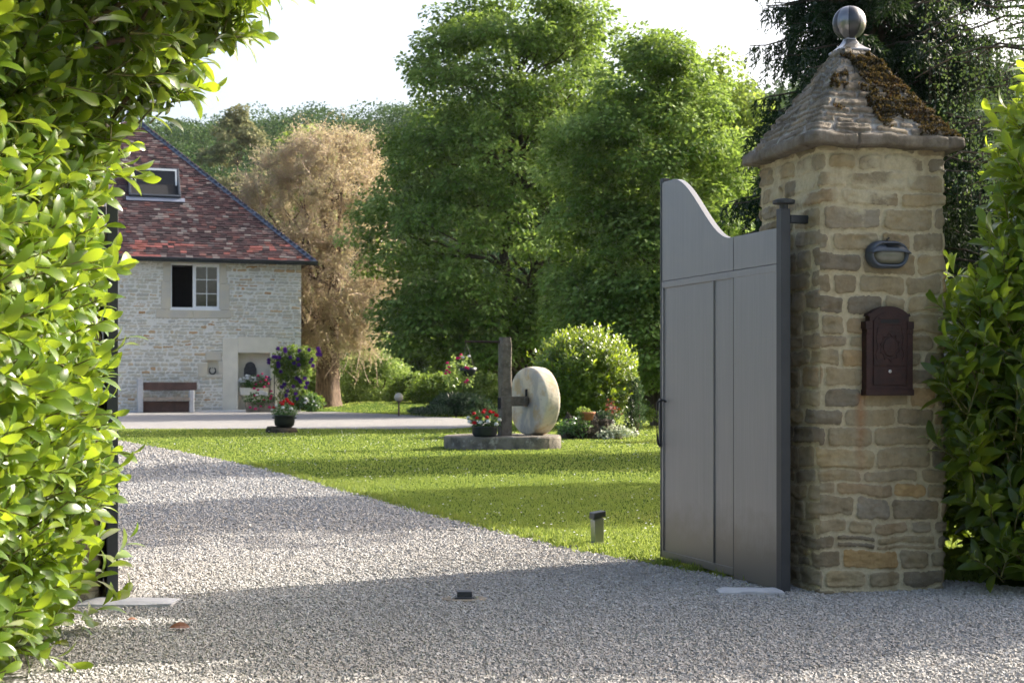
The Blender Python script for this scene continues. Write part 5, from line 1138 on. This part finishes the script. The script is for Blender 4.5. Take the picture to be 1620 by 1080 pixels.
# ------------------------------------------------------------------ laurel hedges
def left_hedge():
    rg = np.random.default_rng(51); root = empty('laurel_hedge', (-1.9, 4.5, 0), 0, 'bright sunlit cherry laurel hedge filling the left edge', 'hedge'); O = np.array([-1.9, 4.5, 0])
    zk = np.array([-.1, .05, .3, .55, .86, 1.1, 1.26, 1.49, 1.69, 1.95, 2.2, 2.33, 2.43, 2.58, 2.9, 3.3]); xk = np.array([-1.66, -1.63, -1.6, -1.54, -1.51, -1.50, -1.46, -1.47, -1.55, -1.55, -1.42, -1.28, -1.18, -1.06, -1.02, -1.15])
    L = MB(); St = MB()
    def layer(n, inset, y0, y1, leaf, nl, stems, z1=3.2, up=.55, outl=(.16, .34)):
        y = rg.uniform(y0, y1, n); z = rg.uniform(0, z1, n); near = np.clip((5.0 - y) / 1.2, 0, 1)
        xb = np.interp(z, zk, xk); cav = near * np.clip((z - 2.0) / .15, 0, 1) * np.clip((2.9 - z) / .2, 0, 1); xb = np.where(near > 0, xb * (1 - near) + near * np.minimum(xb, -1.5 - .0 * z), xb) - .38 * cav
        lump = .10 * vn(y * 1.6, z * 1.6, 0, 12) + .05 * vn(y * 4, z * 4, 0, 13)
        out = rg.uniform(*outl, n); x = xb - out * .85 - inset + lump - .10 * np.clip((y - 5.5) / .3, 0, 1)
        b = np.stack([x, y, z], -1) - O; d = np.stack([np.full(n, .85), rg.normal(-.25, .35, n), rg.normal(up, .35, n)], -1); d[:, 1] += .5 * np.clip((y - 5.45) / .3, 0, 1)
        shoots(L, St if stems else None, b, d, out, nl, leaf, rg, LEAF, .40, 1.2, .3)
    layer(1150, .03, 2.6, 5.75, .108, 10, True, outl=(.2, .42))
    layer(750, .22, 2.6, 5.75, .11, 9, False, outl=(.2, .3))
    layer(900, .52, 2.6, 5.8, .13, 9, False, outl=(.2, .3))
    layer(700, .85, 3.0, 6.0, .14, 9, False, outl=(.2, .3))
    n = 900; b = np.stack([rg.uniform(-1.5, -.55, n), rg.uniform(2.8, 5.3, n), rg.uniform(2.85, 3.5, n)], -1) - O; shoots(L, None, b, np.stack([rg.normal(.5, .3, n), rg.normal(0, .3, n), rg.normal(.4, .4, n)], -1), rg.uniform(.15, .3, n), 8, .125, rg)      # overhang added above the view to shade the upper face
    # far end face and tall inner mass
    n = 500; b = np.stack([rg.uniform(-2.6, -1.75, n), rg.uniform(5.6, 6.0, n), rg.uniform(0, 3.2, n)], -1) - O; shoots(L, None, b, np.stack([rg.normal(.2, .3, n), rg.normal(.3, .4, n), rg.normal(.5, .3, n)], -1), rg.uniform(.15, .3, n), 8, .12, rg)
    # the sprays reaching over the sky at the top
    T = MB()
    for (a_, b_) in (((-1.5, 5.6, 2.2), (-1.08, 5.65, 2.62)), ((-1.5, 5.3, 2.2), (-.98, 5.5, 2.72)), ((-1.55, 5.5, 2.05), (-1.2, 5.6, 2.42)), ((-1.5, 5.1, 2.25), (-1.0, 5.2, 2.55)), ((-1.5, 5.0, 2.3), (-.95, 5.2, 2.95))):
        P = limb(T, np.array(a_) - O, np.array(b_) - O, .012, .005, rg, 6, .04, 6); n = 26; k = rg.integers(0, 6, n); bb = P[k] + rg.normal(0, .05, (n, 3)); shoots(L, St, bb, norm(np.array(b_) - np.array(a_)) + rdir(rg, n) * .7, rg.uniform(.12, .22, n), 8, .12, rg)
    for k in range(14): y = rg.uniform(3, 5.8); limb(T, (-.35 + rg.normal(0, .1), y - 4.5, -.05), (.1 + rg.normal(0, .1), y - 4.5 + rg.normal(0, .3), 2.4), .03, .01, rg, 8, .03, 6)
    L.build('foliage', M_['laurel'], root, smooth=True); St.build('shoots', M_['stem'], root); T.build('stems', M_['bark_brown'], root, smooth=True)
left_hedge()
def right_hedge():
    rg = np.random.default_rng(52); O = np.array([3.0, 7.4, 0]); root = empty('laurel_hedge', tuple(O), 0, 'dark shaded cherry laurel hedge right of the letter box pillar', 'hedge')
    zk = np.array([-.1, .45, .7, .94, 1.19, 1.43, 1.68, 2.0, 2.2, 2.35, 2.5, 2.62]); xk = np.array([2.26, 2.20, 2.11, 2.08, 2.13, 2.30, 2.40, 2.41, 2.40, 2.46, 2.56, 2.75])
    L = MB(); St = MB()
    for n, inset, st in ((560, 0, True), (500, .25, False), (500, .5, False)):      # camera side
        x = rg.uniform(2.1, 4.6, n); z = rg.uniform(.0, 2.55, n); xb = np.interp(z, zk, xk); k = x > (xb + .12) * (1 + .09 * inset * 3); x, z = x[k], z[k]; n2 = len(x)
        y = 7.02 + inset + .35 * np.clip((z - 1.2) / 1.3, 0, 1) - .1 * vn(x * 2, z * 2, 0, 5); b = np.stack([x, y, z], -1) - O
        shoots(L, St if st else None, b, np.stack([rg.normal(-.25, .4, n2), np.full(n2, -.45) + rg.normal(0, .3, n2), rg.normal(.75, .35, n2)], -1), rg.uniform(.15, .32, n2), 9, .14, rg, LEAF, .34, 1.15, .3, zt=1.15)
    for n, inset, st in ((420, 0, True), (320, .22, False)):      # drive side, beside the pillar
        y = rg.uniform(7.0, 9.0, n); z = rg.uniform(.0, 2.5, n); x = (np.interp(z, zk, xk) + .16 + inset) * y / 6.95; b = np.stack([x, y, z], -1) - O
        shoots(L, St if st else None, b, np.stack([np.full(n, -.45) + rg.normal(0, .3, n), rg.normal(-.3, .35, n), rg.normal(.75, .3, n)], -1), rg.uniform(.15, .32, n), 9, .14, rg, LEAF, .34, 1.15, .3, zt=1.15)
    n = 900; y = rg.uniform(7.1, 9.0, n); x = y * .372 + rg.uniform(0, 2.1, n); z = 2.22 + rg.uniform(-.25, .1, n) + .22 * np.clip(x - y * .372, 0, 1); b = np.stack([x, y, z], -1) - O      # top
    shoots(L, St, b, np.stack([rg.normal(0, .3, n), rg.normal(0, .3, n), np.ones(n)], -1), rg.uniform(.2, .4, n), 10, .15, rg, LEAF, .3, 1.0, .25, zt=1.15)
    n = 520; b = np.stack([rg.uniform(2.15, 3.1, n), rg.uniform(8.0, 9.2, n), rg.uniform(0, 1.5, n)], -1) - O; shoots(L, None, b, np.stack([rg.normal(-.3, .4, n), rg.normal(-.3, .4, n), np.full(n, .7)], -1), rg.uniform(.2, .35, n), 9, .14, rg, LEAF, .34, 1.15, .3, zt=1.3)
    n = 7000; z = 1.55 * rg.random(n); yy = rg.uniform(7.45, 9.0, n); b = np.stack([yy * .37 + rg.uniform(0, 2.2, n), yy, z], -1) - O; scatter(L, b, rdir(rg, n), rdir(rg, n), .17, .09, LEAF, np.full(n, .1))      # inner foliage, all in one dark tone
    T = MB()
    for k in range(14): x, y = rg.uniform(2.9, 4.4), rg.uniform(7.3, 7.9); limb(T, np.array([x, y, -.05]) - O, np.array([x + rg.normal(0, .2), y + rg.normal(0, .1), 1.9]) - O, .035, .01, rg, 8, .03, 6)
    L.build('foliage', M_['laurel_dark'], root, smooth=True); St.build('shoots', M_['stem'], root); T.build('stems', M_['bark_brown'], root, smooth=True)
right_hedge()

# ------------------------------------------------------------------ haze
hm, ht, ho = newmat('haze_air'); pv = ht.nodes.new('ShaderNodeVolumePrincipled'); pv.inputs['Color'].default_value = (.80, .88, 1, 1); pv.inputs['Density'].default_value = .00007; pv.inputs['Anisotropy'].default_value = .1
ht.links.new(pv.outputs[0], ho.inputs['Volume'])
m = MB(); box(m, -1000, 1000, -400, 1300, -2, 120); tag(m.build('haze', hm), 'thin pale blue air haze over the far wooded hill', 'haze', kind='stuff')
S.cycles.volume_bounces = 0
